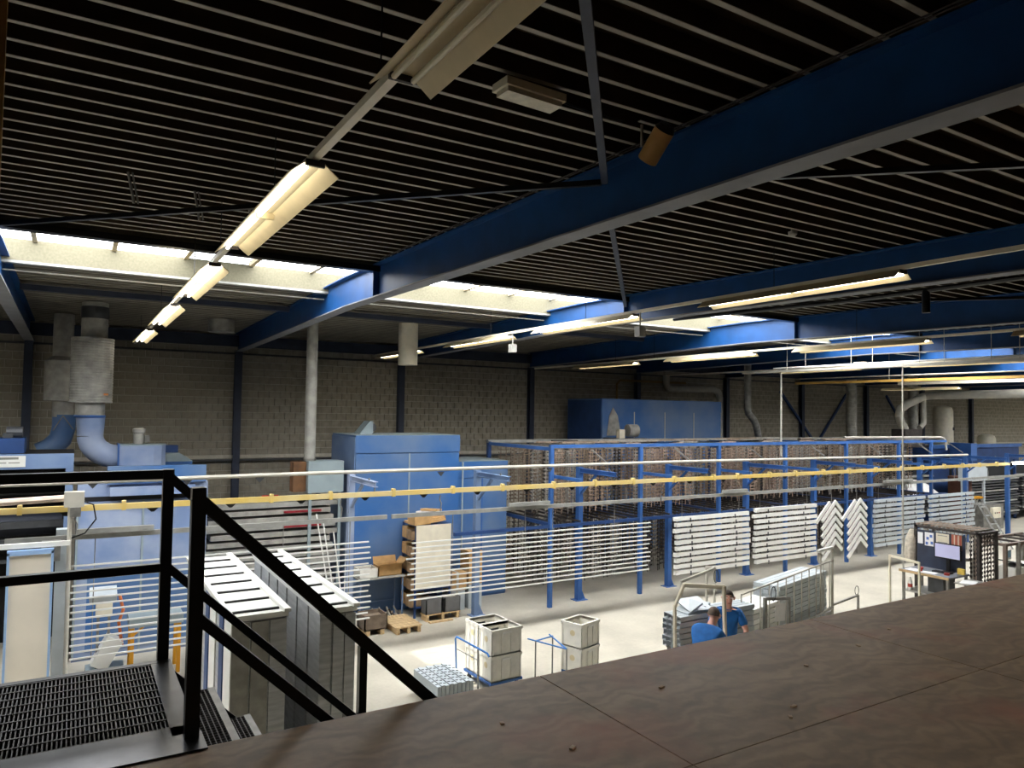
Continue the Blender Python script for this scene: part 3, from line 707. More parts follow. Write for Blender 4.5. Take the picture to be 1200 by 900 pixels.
sg = part('sign', MB().box(-3.0, -.68, 14.945, 14.958, 3.44, 3.63), mat('off_white_sign', (200, 200, 194), .6, 0, .04, 6), r)
INK = mat('grey_sign_print', (120, 120, 112), .7)
for a, b_, z, h in ((-1.9, -1.0, 3.575, .02), (-1.1, -.78, 3.57, .04), (-1.25, -.95, 3.505, .016), (-.92, -.76, 3.505, .016)):
    o = link('print_line', MB().box(a, b_, 14.943, 14.945, z, z+h).mesh('print_line', INK), sg)
    o.matrix_parent_inverse = Matrix.Identity(4)
r = root('blue_duct_box', (-.95, 15.6, 3.66), 'dark blue box with a small motor on the booth roof', 'machine')
part('box', MB().box(-2.2, -.72, 15.2, 15.9, 3.66, 3.92), BLUED, r)
part('motor', MB().tube([(-1.0, 15.5, 4.02), (-.76, 15.5, 4.02)], .1, 12).box(-1.05, -.9, 15.4, 15.6, 3.92, 4.0), DARKG, r)
# ---- reciprocator mast and controls at the booth
r = root('gun_mast', (0, 12.9, 0), 'white upright gun mast with clamps by the booth', 'mast')
part('mast', MB().tube([(.02, 12.62, .2), (.0, 12.62, 3.1)], .03, 8), PIPE, r)
part('head', MB().box(-.08, .18, 12.55, 12.75, 3.0, 3.22), PIPE, r)
part('head_block', MB().box(.0, .14, 12.5, 12.72, 2.86, 3.0), GALV, r)
part('clamp', MB().box(-.34, -.1, 12.7, 12.8, 2.2, 2.5), GALV, r)
part('base', MB().box(-.15, .2, 12.5, 12.8, 0, .2), DARKG, r)
part('cable', MB().tube([(.12, 12.6, 3.1), (.3, 12.6, 3.02), (.34, 12.6, 2.8), (.2, 12.6, 2.6), (-.2, 12.65, 2.45)], .012, 6), BLACK, r, True)
solo('beige_tube', MB().tube([(-3, 12.75, 3.02), (.02, 12.75, 3.12)], .05, 8), mat('pinkish_beige_tube', (206, 188, 172), .6), 'pinkish beige tube in front of the spray booth', 'tube', None, True)
# ---- hung white door panels
r = root('door_sheet', (-.46, 12.5, .6), 'tall cream door panel with pale blue edges hanging by the booth', 'panel')
LB = mat('light_blue_edge', (150, 182, 222), .5, 0, .06, 5)
part('sheet', MB().box(-.71, -.21, 12.48, 12.52, .3, 2.36), mat('cream_white_sheet', (222, 214, 198), .45, 0, .04, 2), r)
part('edge_strip', MB().box(-.74, -.71, 12.46, 12.54, .3, 2.4), LB, r); part('edge_strip', MB().box(-.21, -.18, 12.46, 12.54, .3, 2.4), LB, r)
part('top_strip', MB().box(-.74, -.18, 12.46, 12.54, 2.36, 2.43), LB, r)
part('top_rail', MB().box(-1.8, .02, 12.5, 12.56, 2.45, 2.52), WHITE, r)
r = root('door_sheet', (-1.3, 12.5, .6), 'white door panel with pale blue edge at the frame side of the booth', 'panel')
part('sheet', MB().box(-1.7, -.9, 12.48, 12.52, .3, 2.4), WHITE, r); part('edge_strip', MB().box(-.9, -.86, 12.46, 12.54, .3, 2.4), LB, r)
solo('white_column', MB().box(-.17, .03, 13.1, 13.3, .0, 2.6), WHITEG, 'pale grey upright cabinet post between panel and bars', 'post')
# ---- rack with long dark profiles behind the railing
r = root('profile_rack', (3.5, 16.1, 0), 'cantilever rack of long dark grey profiles before the block wall', 'rack')
for x in (2.5, 3.9, 4.8): part('upright', MB().box(x-.04, x+.04, 16.3, 16.4, 0, 2.6), DARKG, r)
for k in range(13): part('profile', MB().box(2.35+.05*(k % 3), 5.1-.06*(k % 4), 15.75+.03*(k % 2), 16.25, .55+.155*k, .65+.155*k), GALVD if k % 3 else GREYR, r)
for k in (9, 11): part('red_profile', MB().box(3.9, 4.7, 15.72, 15.75, .58+.155*k, .62+.155*k), mat('red_mark', (140, 30, 40), .6), r)
r = root('safety_sign', (3.75, 20.98, 2.3), 'small red safety sign on the block wall', 'sign')
part('board', MB().box(3.55, 3.9, 16.26, 16.28, 2.5, 2.62), mat('red_sign', (190, 40, 40), .5), r)
part('pictogram', MB().box(3.62, 3.7, 16.25, 16.262, 2.53, 2.59).box(3.75, 3.83, 16.25, 16.262, 2.53, 2.59), WHITE, r)
# leaning thin rods
for k, (x, dx) in enumerate(((4.35, .35), (4.5, .28), (4.72, .2), (5.0, -.12))):
    solo('leaning_rod', MB().tube([(x+dx, 14.6, 0), (x, 14.9, 2.35-.2*k)], .014, 6), WHITE, 'thin white rod leaning beside the tall blue oven', 'rod', 'rods leaning by the oven')

# ================================================================== FLOOR GOODS
# panel stillages by the stair
def stillage(x0, x1, y0, y1, z1, lab, kind):
    r = root('panel_stillage', ((x0+x1)/2, (y0+y1)/2, 0), lab, 'stillage')
    part('base', MB().box(x0, x1, y0, y1, 0, .12), DARKG, r)
    n = 14; w_ = (y1-y0)/n
    for k in range(n):
        m_ = (WHITE if k % 4 in (0, 1) else (BLUED if k % 4 == 2 else ALU)) if kind == 0 else ALU
        part('side_sheet', MB().box(x0+(.012 if k % 2 else 0), x0+.03, y0+k*w_+.008, y0+(k+1)*w_-.008, .12, z1-.06), m_, r)
    part('core', MB().box(x0+.03, x1-.03, y0+.02, y1-.02, .12, z1-.06), ALU, r)
    ew = (x1-x0)/3
    for k in range(3): part('end_sheet', MB().box(x0+k*ew+.01, x0+(k+1)*ew-.01, y0-(.012 if k % 2 else 0), y0+.02, .12, z1-.08), GALVD if kind == 0 and k < 2 else ALU, r)
    part('top_board', MB().box(x0-.01, x1+.01, y0, y1, z1-.06, z1), WHITE, r)
    ns = 7
    for k in range(ns): part('spacer_strip', MB().box(x0+.0, x1-.07, y0+.12+k*(y1-y0)/ns, y0+.16+k*(y1-y0)/ns, z1, z1+.02), BLACK, r)
    part('side_rail', MB().box(x1-.055, x1+.02, y0-.06, y1+.05, z1, z1+.04), WHITE, r)
    part('side_rail', MB().box(x0-.03, x0+.02, y0-.03, y1, z1, z1+.03), WHITE, r)
    return r
stillage(1.56, 2.17, 8.45, 12.0, 2.2, 'tall stillage of white and blue panels next to the stair flight', 0)
stillage(2.5, 2.93, 8.3, 11.9, 2.2, 'tall stillage of bare aluminium sheets beside the white panels', 1)
# yellow legged table with machine parts behind the left bars
r = root('yellow_table', (1.25, 13.8, 0), 'grey topped table with yellow legs behind the thin bars', 'table')
YO = mat('orange_yellow_paint', (226, 160, 40), .5, 0, .06, 6)
part('top', MB().box(.9, 1.72, 13.55, 14.1, .84, .98), GREYB, r)
for x, y in ((.95, 13.6), (1.66, 13.6), (.95, 14.05), (1.66, 14.05)): part('leg', MB().box(x-.03, x+.03, y-.03, y+.03, 0, .84), YO, r)
part('brace', MB().bar((.95, 13.6, .7), (1.12, 13.6, .84), .03), YO, r)
r = root('powder_unit', (.6, 13.9, 0), 'white powder feed unit with orange hose behind the thin bars', 'machine')
part('body', MB().cbox((.6, 13.9, .42), (.26, .3, .5), Matrix.Rotation(.5, 3, 'Y')), WHITE, r)
part('cart', MB().box(.3, .86, 13.75, 14.2, .0, .16), GREYB, r)
part('hopper', MB().box(.42, .66, 13.8, 14.05, 1.02, 1.3), CREAM, r)
part('hopper_frame', MB().box(.44, .48, 13.9, 13.94, .16, 1.02).box(.6, .64, 13.9, 13.94, .16, 1.02), GALV, r)
part('hose', MB().tube([(.76, 13.85, 1.35), (.82, 13.82, 1.1), (.76, 13.82, .9), (.82, 13.8, .5)], .025, 8), mat('orange_hose', (206, 112, 60), .5), r, True)
part('plastic_cover', MB().cbox((.52, 13.92, 1.37), (.4, .3, .12), Matrix.Rotation(.3, 3, 'X')), WHITEG, r)
# shelf unit
r = root('shelf_unit', (6.88, 15.0, 0), 'cream backed steel shelf unit stuffed with cartons before the oven', 'shelf')
part('cream_panel', MB().box(6.46, 7.3, 14.58, 14.6, .62, 2.0), CREAM, r)
for x, y in ((6.45, 14.6), (7.28, 14.6), (6.45, 15.3), (7.28, 15.3)): part('upright', MB().box(x, x+.04, y, y+.04, 0, 2.0), BLUED, r)
for z in (.2, .58, .95, 1.3, 1.65, 1.97): part('shelf', MB().box(6.45, 7.32, 14.6, 15.34, z, z+.03), BLUED, r)
for z in (.23, .61, .98, 1.33, 1.68):
    for k, (y, h) in enumerate(((14.66, .2), (14.98, .24))):
        zz = z
        solo('shelf_carton', MB().box(6.38+.03*k, 6.85, y, y+.28, zz, zz+h), CARD if k else mat('worn_carton', (168, 138, 104), .85, 0, .2, 10), 'brown carton sticking out of the '+{.23:'bottom',.61:'second',.98:'middle',1.33:'fourth',1.68:'top'}[z]+' shelf on the '+('oven' if k else 'aisle')+' side', 'carton')
r = root('flat_cartons', (6.85, 14.9, 2.0), 'pile of crushed brown cartons on top of the shelf unit', 'carton pile')
for k in range(5): part('crushed_carton', MB().cbox((6.8+.06*k, 14.9+.05*k, 2.06+.05*k), (.75-.1*k, .6-.05*k, .045), Matrix.Rotation(.2*k, 3, 'Z') @ Matrix.Rotation(.05*(k-2), 3, 'Y')), CARD if k != 3 else PAPER, r)
part('carton_block', MB().cbox((6.6, 14.75, 2.11), (.4, .3, .2), Matrix.Rotation(.1, 3, 'Z')), CARD, r)
def openbox(r, x0, x1, y0, y1, z0, z1, m, flap=True, t=.012):
    part('body', MB().box(x0, x1, y0, y1, z0, z0+t).box(x0, x0+t, y0, y1, z0, z1).box(x1-t, x1, y0, y1, z0, z1).box(x0, x1, y0, y0+t, z0, z1).box(x0, x1, y1-t, y1, z0, z1), m, r)
    if flap:
        h = z1-z0
        part('flap', MB()._add([(x0, y0, z1), (x1, y0, z1), (x1, y0-.12, z1+.06), (x0, y0-.12, z1+.06)], [(0,1,2,3)]), m, r)
        part('flap', MB()._add([(x0, y1, z1), (x1, y1, z1), (x1, y1+.05, z1+.14), (x0, y1+.05, z1+.14)], [(0,1,2,3)]), m, r)
        part('flap', MB()._add([(x1, y0, z1), (x1, y1, z1), (x1+.1, y1, z1+.12), (x1+.1, y0, z1+.12)], [(0,1,2,3)]), m, r)
r = root('work_table', (5.75, 15.0, 0), 'thin legged metal table against the tall blue oven', 'table')
part('top', MB().box(5.25, 6.3, 14.75, 15.3, .9, .93), GALVD, r)
for x, y in ((5.3, 14.8), (6.25, 14.8), (5.3, 15.25), (6.25, 15.25)): part('leg', MB().box(x-.015, x+.015, y-.015, y+.015, 0, .9), BLUEG, r)
part('stretcher', MB().bar((5.3, 15.25, .3), (6.25, 15.25, .3), .02), BLUEG, r)
r = root('open_carton', (6.0, 15.0, .93), 'open brown carton with raised flaps on the metal table', 'carton'); openbox(r, 5.72, 6.25, 14.85, 15.2, .93, 1.15, CARD)
r = root('grey_tray', (5.48, 15.0, .93), 'grey tray of small parts beside the open carton', 'tray'); openbox(r, 5.28, 5.68, 14.8, 15.2, .93, 1.13, CRATE, False)
part('contents', MB().box(5.3, 5.66, 14.82, 15.18, .95, 1.08), RUST[0], r)
# pallets, bins
def pallet(x0, x1, y0, y1, lab):
    r = root('pallet', ((x0+x1)/2, (y0+y1)/2, 0), lab, 'pallet', 'wooden pallets')
    n = 6; w_ = (y1-y0)/n
    for k in range(n): part('board', MB().box(x0, x1, y0+k*w_+.01, y0+(k+1)*w_-.01, .12, .142), WOOD, r)
    for k in range(3):
        x = x0+.03+(x1-x0-.12)*k/2; part('runner', MB().box(x, x+.06, y0, y1, .0, .12), WOOD, r)
    return r
pallet(5.66, 6.24, 13.7, 14.62, 'empty pale wooden pallet in front of the shelf unit')
pallet(6.55, 7.4, 14.25, 14.52, 'pale wooden pallet under the two grey bins')
for x, lb in ((6.58, 'dark grey bin of parts near the empty pallet'), (7.02, 'dark grey bin heaped with metal parts near the blue post')):
    r = root('parts_bin', (x+.18, 14.39, .142), lb, 'bin'); openbox(r, x, x+.38, 14.27, 14.53, .142, .46, PLASTG, False, .02)
    part('parts', MB().box(x+.03, x+.35, 14.3, 14.5, .2, .42), RUST[1] if x > 7 else DARKG, r)
solo('loose_plank', MB().box(6.6, 7.15, 14.1, 14.2, 0, .03), WOOD, 'short pale plank on the floor before the bins', 'plank')
r = root('scrap_crate', (5.32, 14.12, 0), 'weathered wooden crate of scrap on the floor', 'crate'); openbox(r, 5.08, 5.56, 13.9, 14.35, .1, .4, mat('weathered_wood', (126, 110, 94), .85, 0, .2, 6), False, .025)
part('scrap', MB().box(5.11, 5.53, 13.93, 14.32, .12, .33), RUST[0], r); part('skid', MB().box(5.12, 5.2, 13.9, 14.35, 0, .1).box(5.42, 5.5, 13.9, 14.35, 0, .1), WOOD, r)
r = root('scrap_pile', (5.9, 14.9, 0), 'heap of brown hook scraps beside the metal table', 'scrap')
for k in range(14): part('scrap_piece', MB().bar((5.5+.055*k, 14.82+.08*(k % 3), .03+.02*(k % 4)), (5.58+.04*k, 14.98-.05*(k % 4), .1+.05*((k*3) % 4)), .03), RUST[k % 4], r)
for k, (x0, x1, y0, y1, z0, z1, m, lb) in enumerate(((7.36, 7.76, 14.75, 15.1, 0, .45, WHITEG, 'white carton on the floor between shelf unit and blue post'), (7.34, 7.8, 14.75, 15.1, .45, .85, CARD, 'brown carton stacked on the white carton'), (7.86, 8.2, 14.75, 15.2, 0, .55, WHITEG, 'white carton just past the blue post'), (7.86, 8.2, 14.75, 15.2, .55, 1.3, CARD, 'tall brown carton stacked past the blue post'), (6.5, 6.95, 14.3, 14.55, .62, .8, CARD, 'small carton on the low ledge of the shelf unit'))):
    if k == 4: continue
    r = root('carton', ((x0+x1)/2, (y0+y1)/2, z0), lb, 'carton')
    part('box', MB().box(x0, x1, y0, y1, z0, z1), m, r); part('tape', MB().box((x0+x1)/2-.03, (x0+x1)/2+.03, y0-.002, y1+.002, z0, z1+.002), PIPE, r)
# euro crates
def crate_parts(r, L_=.57, W_=.39, H_=.41):
    t = .018; x0, x1, y0, y1 = -L_/2, L_/2, -W_/2, W_/2
    part('shell', MB().box(x0, x1, y0, y1, 0, .02).box(x0, x0+t, y0, y1, 0, H_).box(x1-t, x1, y0, y1, 0, H_).box(x0, x1, y0, y0+t, 0, H_).box(x0, x1, y1-t, y1, 0, H_), CRATE, r, world=False)
    e = .014
    part('rim', MB().box(x0-e, x1+e, y0-e, y0+t, H_-.045, H_).box(x0-e, x1+e, y1-t, y1+e, H_-.045, H_).box(x0-e, x0+t, y0, y1, H_-.045, H_).box(x1-t, x1+e, y0, y1, H_-.045, H_), CRATE, r, world=False)
    for k in range(4):
        x = x0+.01+k*(L_-.05)/3; part('rib', MB().box(x, x+.03, y0-.012, y0, .02, H_-.045), CRATE, r, world=False)
    for k in range(2):
        y = y0+k*(W_-.03); part('rib', MB().box(x0-.012, x0, y, y+.03, .02, H_-.045), CRATE, r, world=False)
    part('handle', MB().box(-.09, .09, y0-.022, y0-.0, H_-.075, H_-.05), WHITE, r, world=False)
    part('hand_slot', MB().box(-.08, .08, y1-t-.003, y1-t, H_-.12, H_-.09), DARKG, r, world=False)
    part('sticker', MB().tube([(x0-.004, -.02, .24), (x0-.001, -.02, .24)], .05, 14), mat('orange_print', (216, 200, 160), .6), r, world=False)
def cl(k): return ['front upper light grey crate on the blue dolly', 'front lower light grey crate on the blue dolly', 'rear upper light grey crate on the blue dolly', 'rear lower light grey crate on the blue dolly'][k]
q = Matrix.Rotation(.05, 3, 'Z'); cen = Vector((6.1, 10.55, 0))
base = root('euro_crate', cen+q @ Vector((0, -.212, .595)), cl(0), 'crate', 'crates on the dolly', .05); crate_parts(base)
for k, (dy, z) in enumerate(((-.212, .18), (.212, .595), (.212, .18))):
    dup(base, cen+q @ Vector((0, dy, z)), .05, cl(k+1))
c2 = Vector((7.58, 10.12, 0))
for k, z in enumerate((.13, .545)):
    o = dup(base, c2+Vector((0, 0, z)), .29, ('upper' if k else 'lower')+' light grey crate of the lone stack beside the wire trolley', 'crates of the lone stack'); o.scale = (.88, 1.08, 1)
def dolly(x, y, rz, L_, W_, lab, h):
    r = root('dolly', (x, y, 0), lab, 'dolly', None, rz)
    part('frame', MB().box(-L_/2, L_/2, -W_/2, W_/2, h-.04, h), BLUE, r, world=False)
    for a in (-1, 1):
        for b in (-1, 1): part('wheel', MB().tube([(a*(L_/2-.07)-.015, b*(W_/2-.07), .05), (a*(L_/2-.07)+.015, b*(W_/2-.07), .05)], .05, 12).box(a*(L_/2-.07)-.02, a*(L_/2-.07)+.02, b*(W_/2-.07)-.02, b*(W_/2-.07)+.02, .05, h-.04), DARKG, r, world=False)
dolly(6.1, 10.555, .05, .62, .84, 'blue four wheel dolly under the paired crates', .178)
dolly(7.58, 10.12, .29, .5, .42, 'low blue dolly under the lone crate stack', .128)
# trolleys with blue tube handles
LBT = mat('bright_blue_tube', (58, 122, 196), .45, 0, .08, 8)
r = root('platform_trolley', (5.15, 10.3, 0), 'white platform trolley with a blue tube handle loaded with profile ends', 'trolley')
part('platform', MB().box(4.72, 5.42, 9.8, 10.8, .16, .22), WHITE, r)
for x in (4.85, 5.3):
    for y in (9.95, 10.65): part('wheel', MB().tube([(x-.02, y, .07), (x+.02, y, .07)], .07, 12).box(x-.02, x+.02, y-.02, y+.02, .07, .16), DARKG, r)
part('handle', MB().tube([(5.4, 10.5, .22), (5.36, 10.48, .86), (5.36, 10.44, .9), (5.4, 9.5, .9), (5.4, 9.46, .86)], .014, 8), LBT, r, True)
part('handle_leg', MB().tube([(5.4, 9.78, .22), (5.39, 9.78, .9)], .016, 8), GREYR, r); part('handle_bar', MB().tube([(5.38, 10.45, .7), (5.39, 9.78, .72)], .01, 6), GREYR, r)
r = root('profile_bundle', (5.1, 10.3, .22), 'bundle of short grey profiles with dark slots on the platform trolley', 'profile bundle')
for k in range(9):
    x = 4.76+.068*k; part('profile', MB().box(x, x+.058, 9.86, 10.74, .225, .4+.012*(k % 2)), WHITEG, r)
    for j in range(6): part('slot', MB().box(x+.01, x+.048, 9.95+.13*j, 9.98+.13*j, .395+.012*(k % 2), .403+.012*(k % 2)), DARKG, r)
r = root('wire_trolley', (6.55, 9.5, 0), 'open trolley frame of thin blue and grey tubes beside the lone crate stack', 'trolley')
A_, B_, C_ = Vector((6.36, 9.66, .9)), Vector((6.74, 9.74, .9)), Vector((6.56, 9.1, .9))
part('handle', MB().tube([A_+Vector((-.05, .15, 0)), C_], .012, 8).tube([A_, B_], .012, 8).tube([B_+Vector((0, .1, 0)), C_], .012, 8), LBT, r)
for p in (A_, B_, C_):
    part('upright', MB().tube([p, (p.x, p.y, .05)], .012, 8), GREYR, r); part('wheel', MB().tube([(p.x-.012, p.y, .03), (p.x+.012, p.y, .03)], .03, 10), DARKG, r)
part('deck', MB().prism([(A_.x, A_.y), (B_.x, B_.y), (C_.x+.15, C_.y-.1), (C_.x-.1, C_.y-.1)], 'z', .05, .09), BLUE, r)

# ---- the long trolley with profile stacks
r = root('profile_trolley', (11.9, 9.3, 0), 'long white railed trolley carrying stacks of white profiles', 'trolley')
def TP(t, z, d=0): return (9.85+4.15*t-.27*d, 8.6+1.15*t+.96*d, z)
part('top_rail', MB().bar(TP(0, 1.45), TP(1, 1.45), .025), PIPE, r)
part('low_rail', MB().bar(TP(0, .45), TP(1, .45), .04), GALV, r)
for k in range(12): part('baluster', MB().tube([TP(k/11.5, .45), TP(k/11.5, 1.45)], .012, 6), PIPE, r)
for t in (.985, 1.0, .84): part('end_post', MB().tube([TP(t, .05), TP(t, 1.74)], .018, 8), PIPE, r)
part('end_cap_rail', MB().bar(TP(.8, 1.74), TP(1, 1.72), .05), WHITE, r)
part('deck', MB().prism([TP(0, 0)[:2], TP(1, 0)[:2], TP(1, 0, .8)[:2], TP(0, 0, .8)[:2]], 'z', .3, .38), GREYR, r)
for t in (.05, .5, .95):
    for d in (.05, .75): part('caster', MB().lathe([(.06, 0), (.06, .1), (.03, .12), (.03, .3)], (TP(t, 0, d)[0], TP(t, 0, d)[1], 0), 10), DARKG, r)
part('outrigger', MB().bar(TP(1.0, .5), TP(1.3, .5, -.1), .04).bar(TP(1.3, .5, -.1), TP(1.3, .0, -.1), .04), GALV, r)
part('lifting_ring', MB().tube([(TP(1.28, 0, -.1)[0]+.07*math.cos(a*PI/6), TP(1.28, 0, -.1)[1], .62+.1*math.sin(a*PI/6)) for a in range(12)], .008, 6, False, True), DARKG, r)
ANG = math.atan2(1.15, 4.15)
def pstack(cx, cy, L_, nw, nh, pw, ph, z0, rz, m, lab, grp, hollow=False):
    """a stack of separate long profiles"""
    me = MB()
    if hollow:
        t = .006
        me.box(-L_/2, L_/2, -pw/2, -pw/2+t, 0, ph).box(-L_/2, L_/2, pw/2-t, pw/2, 0, ph).box(-L_/2, L_/2, -pw/2, pw/2, 0, t).box(-L_/2, L_/2, -pw/2, pw/2, ph-t, ph)
    else:
        me.box(-L_/2, L_/2, -pw/2, pw/2, 0, ph)
    me = me.mesh('profile', m); R__ = Matrix.Rotation(rz, 3, 'Z')
    for j in range(nh):
        for i in range(nw):
            p = Vector((cx, cy, 0))+R__ @ Vector((random.uniform(-.03, .03), (i-(nw-1)/2)*(pw+.014), 0)); p.z = z0+j*(ph+.014)
            o = link('stacked_profile', me, None, p); o.rotation_euler = (0, 0, rz); tag(o, lab+', '+ORD(nh-1-j)+' layer down', 'profile', grp+' '+ORD(j))
pstack(12.75, 9.84, 2.2, 5, 9, .1, .08, .385, ANG*.85, WHITEG, 'long pale profile in the tall stack on the trolley', 'tall stack on the railed trolley')
pstack(10.75, 9.25, 1.5, 5, 7, .1, .08, .385, ANG*.85, WHITE, 'long white profile in the lower stack on the trolley', 'lower stack on the railed trolley')
# stand with hollow square tubes
r = root('tube_stand', (9.1, 8.6, 0), 'steel stand carrying hollow square tubes beside the two workers', 'stand')
for x in (8.35, 9.7):
    part('leg', MB().box(x-.03, x+.03, 8.42, 8.48, 0, .75).box(x-.03, x+.03, 8.72, 8.78, 0, .75), GALV, r); part('crossbar', MB().box(x-.03, x+.03, 8.4, 8.8, .75, .8), GALV, r)
pstack(9.1, 8.6, 1.7, 4, 6, .085, .075, .802, 0, WHITEG, 'hollow square white tube on the steel stand', 'square tubes on the stand', True)
solo('plastic_sheet', MB().cbox((8.75, 8.62, 1.42), (.5, .36, .02), Matrix.Rotation(.35, 3, 'X')).cbox((8.62, 8.6, 1.4), (.35, .3, .03), Matrix.Rotation(-.4, 3, 'Y')).cbox((8.95, 8.7, 1.36), (.3, .3, .08), Matrix.Rotation(.5, 3, 'Z')), WHITEG, 'crumpled translucent plastic wrap on the square tubes', 'plastic wrap')
def gate(name, lab, pts, m=PIPE, w_=.035):
    r = root(name, (pts[0][0], pts[0][1], 0), lab, 'frame')
    for p in pts: part('upright', MB().bar((p[0], p[1], 0), (p[0], p[1], p[2]), w_), m, r)
    for a, b in zip(pts[:-1], pts[1:]): part('top_bar', MB().bar((a[0], a[1], a[2]-.02), (b[0], b[1], b[2]-.02), .03, .05), m, r)
    return r
gate('stillage_frame', 'pale steel stillage frame standing behind the bent worker', [(9.49, 9.66, 1.51), (10.38, 9.7, 1.65), (10.54, 10.05, 1.6)])
r = root('stillage_frame', (8.5, 7.74, 0), 'pale steel stillage frame with a slanted post before the standing worker', 'frame')
part('slanted_post', MB().bar((8.6, 7.78, 0), (8.48, 7.74, 1.93), .045), CREAM, r)
part('top_bar', MB().bar((8.5, 7.74, 1.91), (7.98, 8.06, 1.93), .03, .06), CREAM, r)
part('end_post', MB().bar((7.98, 8.06, 1.95), (8.02, 8.3, 1.55), .04).bar((8.02, 8.3, 1.57), (8.1, 8.36, 0), .04), CREAM, r)
gate('stillage_frame', 'grey steel stillage frame holding the white job sheet', [(10.15, 8.35, 1.42), (10.95, 8.5, 1.3)], GALV, .05)
solo('job_sheet', MB().cbox((10.55, 8.36, 1.12), (.36, .004, .3), Matrix.Rotation(.19, 3, 'Z') @ Matrix.Rotation(.12, 3, 'Y')), PAPER, 'white job sheet hung on the grey stillage frame', 'paper')
for x, y, z, lb in ((10.38, 9.66, 1.5, 'wire lifting ring on the stillage frame behind the workers'), (10.4, 8.38, 1.45, 'wire lifting ring above the job sheet')):
    solo('wire_ring', MB().tube([(x+.06*math.cos(a*PI/6), y, z+.12*math.sin(a*PI/6)) for a in range(12)], .008, 6, False, True), DARKG, lb, 'ring')

# ================================================================== PEOPLE
def skin(name, chains, m, parent=None, sub=2):
    """grow one continuous surface over a joint tree; chains = list of [(id, pos, radius), ...], ids shared at joints"""
    ids = {}; vs = []; rad = []; es = []
    for ch in chains:
        prev = None
        for (i, p, r_) in ch:
            if i not in ids: ids[i] = len(vs); vs.append(p); rad.append(r_)
            if prev is not None: es.append((prev, ids[i]))
            prev = ids[i]
    me = bpy.data.meshes.new(name); me.from_pydata([tuple(v) for v in vs], es, [])
    o = bpy.data.objects.new(name, me); COL.objects.link(o)
    md = o.modifiers.new('skin', 'SKIN'); md.use_smooth_shade = True
    for k, sv in enumerate(me.skin_vertices[0].data): sv.radius = rad[k] if isinstance(rad[k], tuple) else (rad[k], rad[k]); sv.use_root = (k == 0)
    s2 = o.modifiers.new('sub', 'SUBSURF'); s2.levels = sub; s2.render_levels = sub
    dg = bpy.context.evaluated_depsgraph_get(); nm = bpy.data.meshes.new_from_object(o.evaluated_get(dg))
    bpy.data.objects.remove(o); bpy.data.meshes.remove(me)
    nm.name = name; nm.materials.clear(); nm.materials.append(m)
    for p in nm.polygons: p.use_smooth = True
    return link(name, nm, parent)
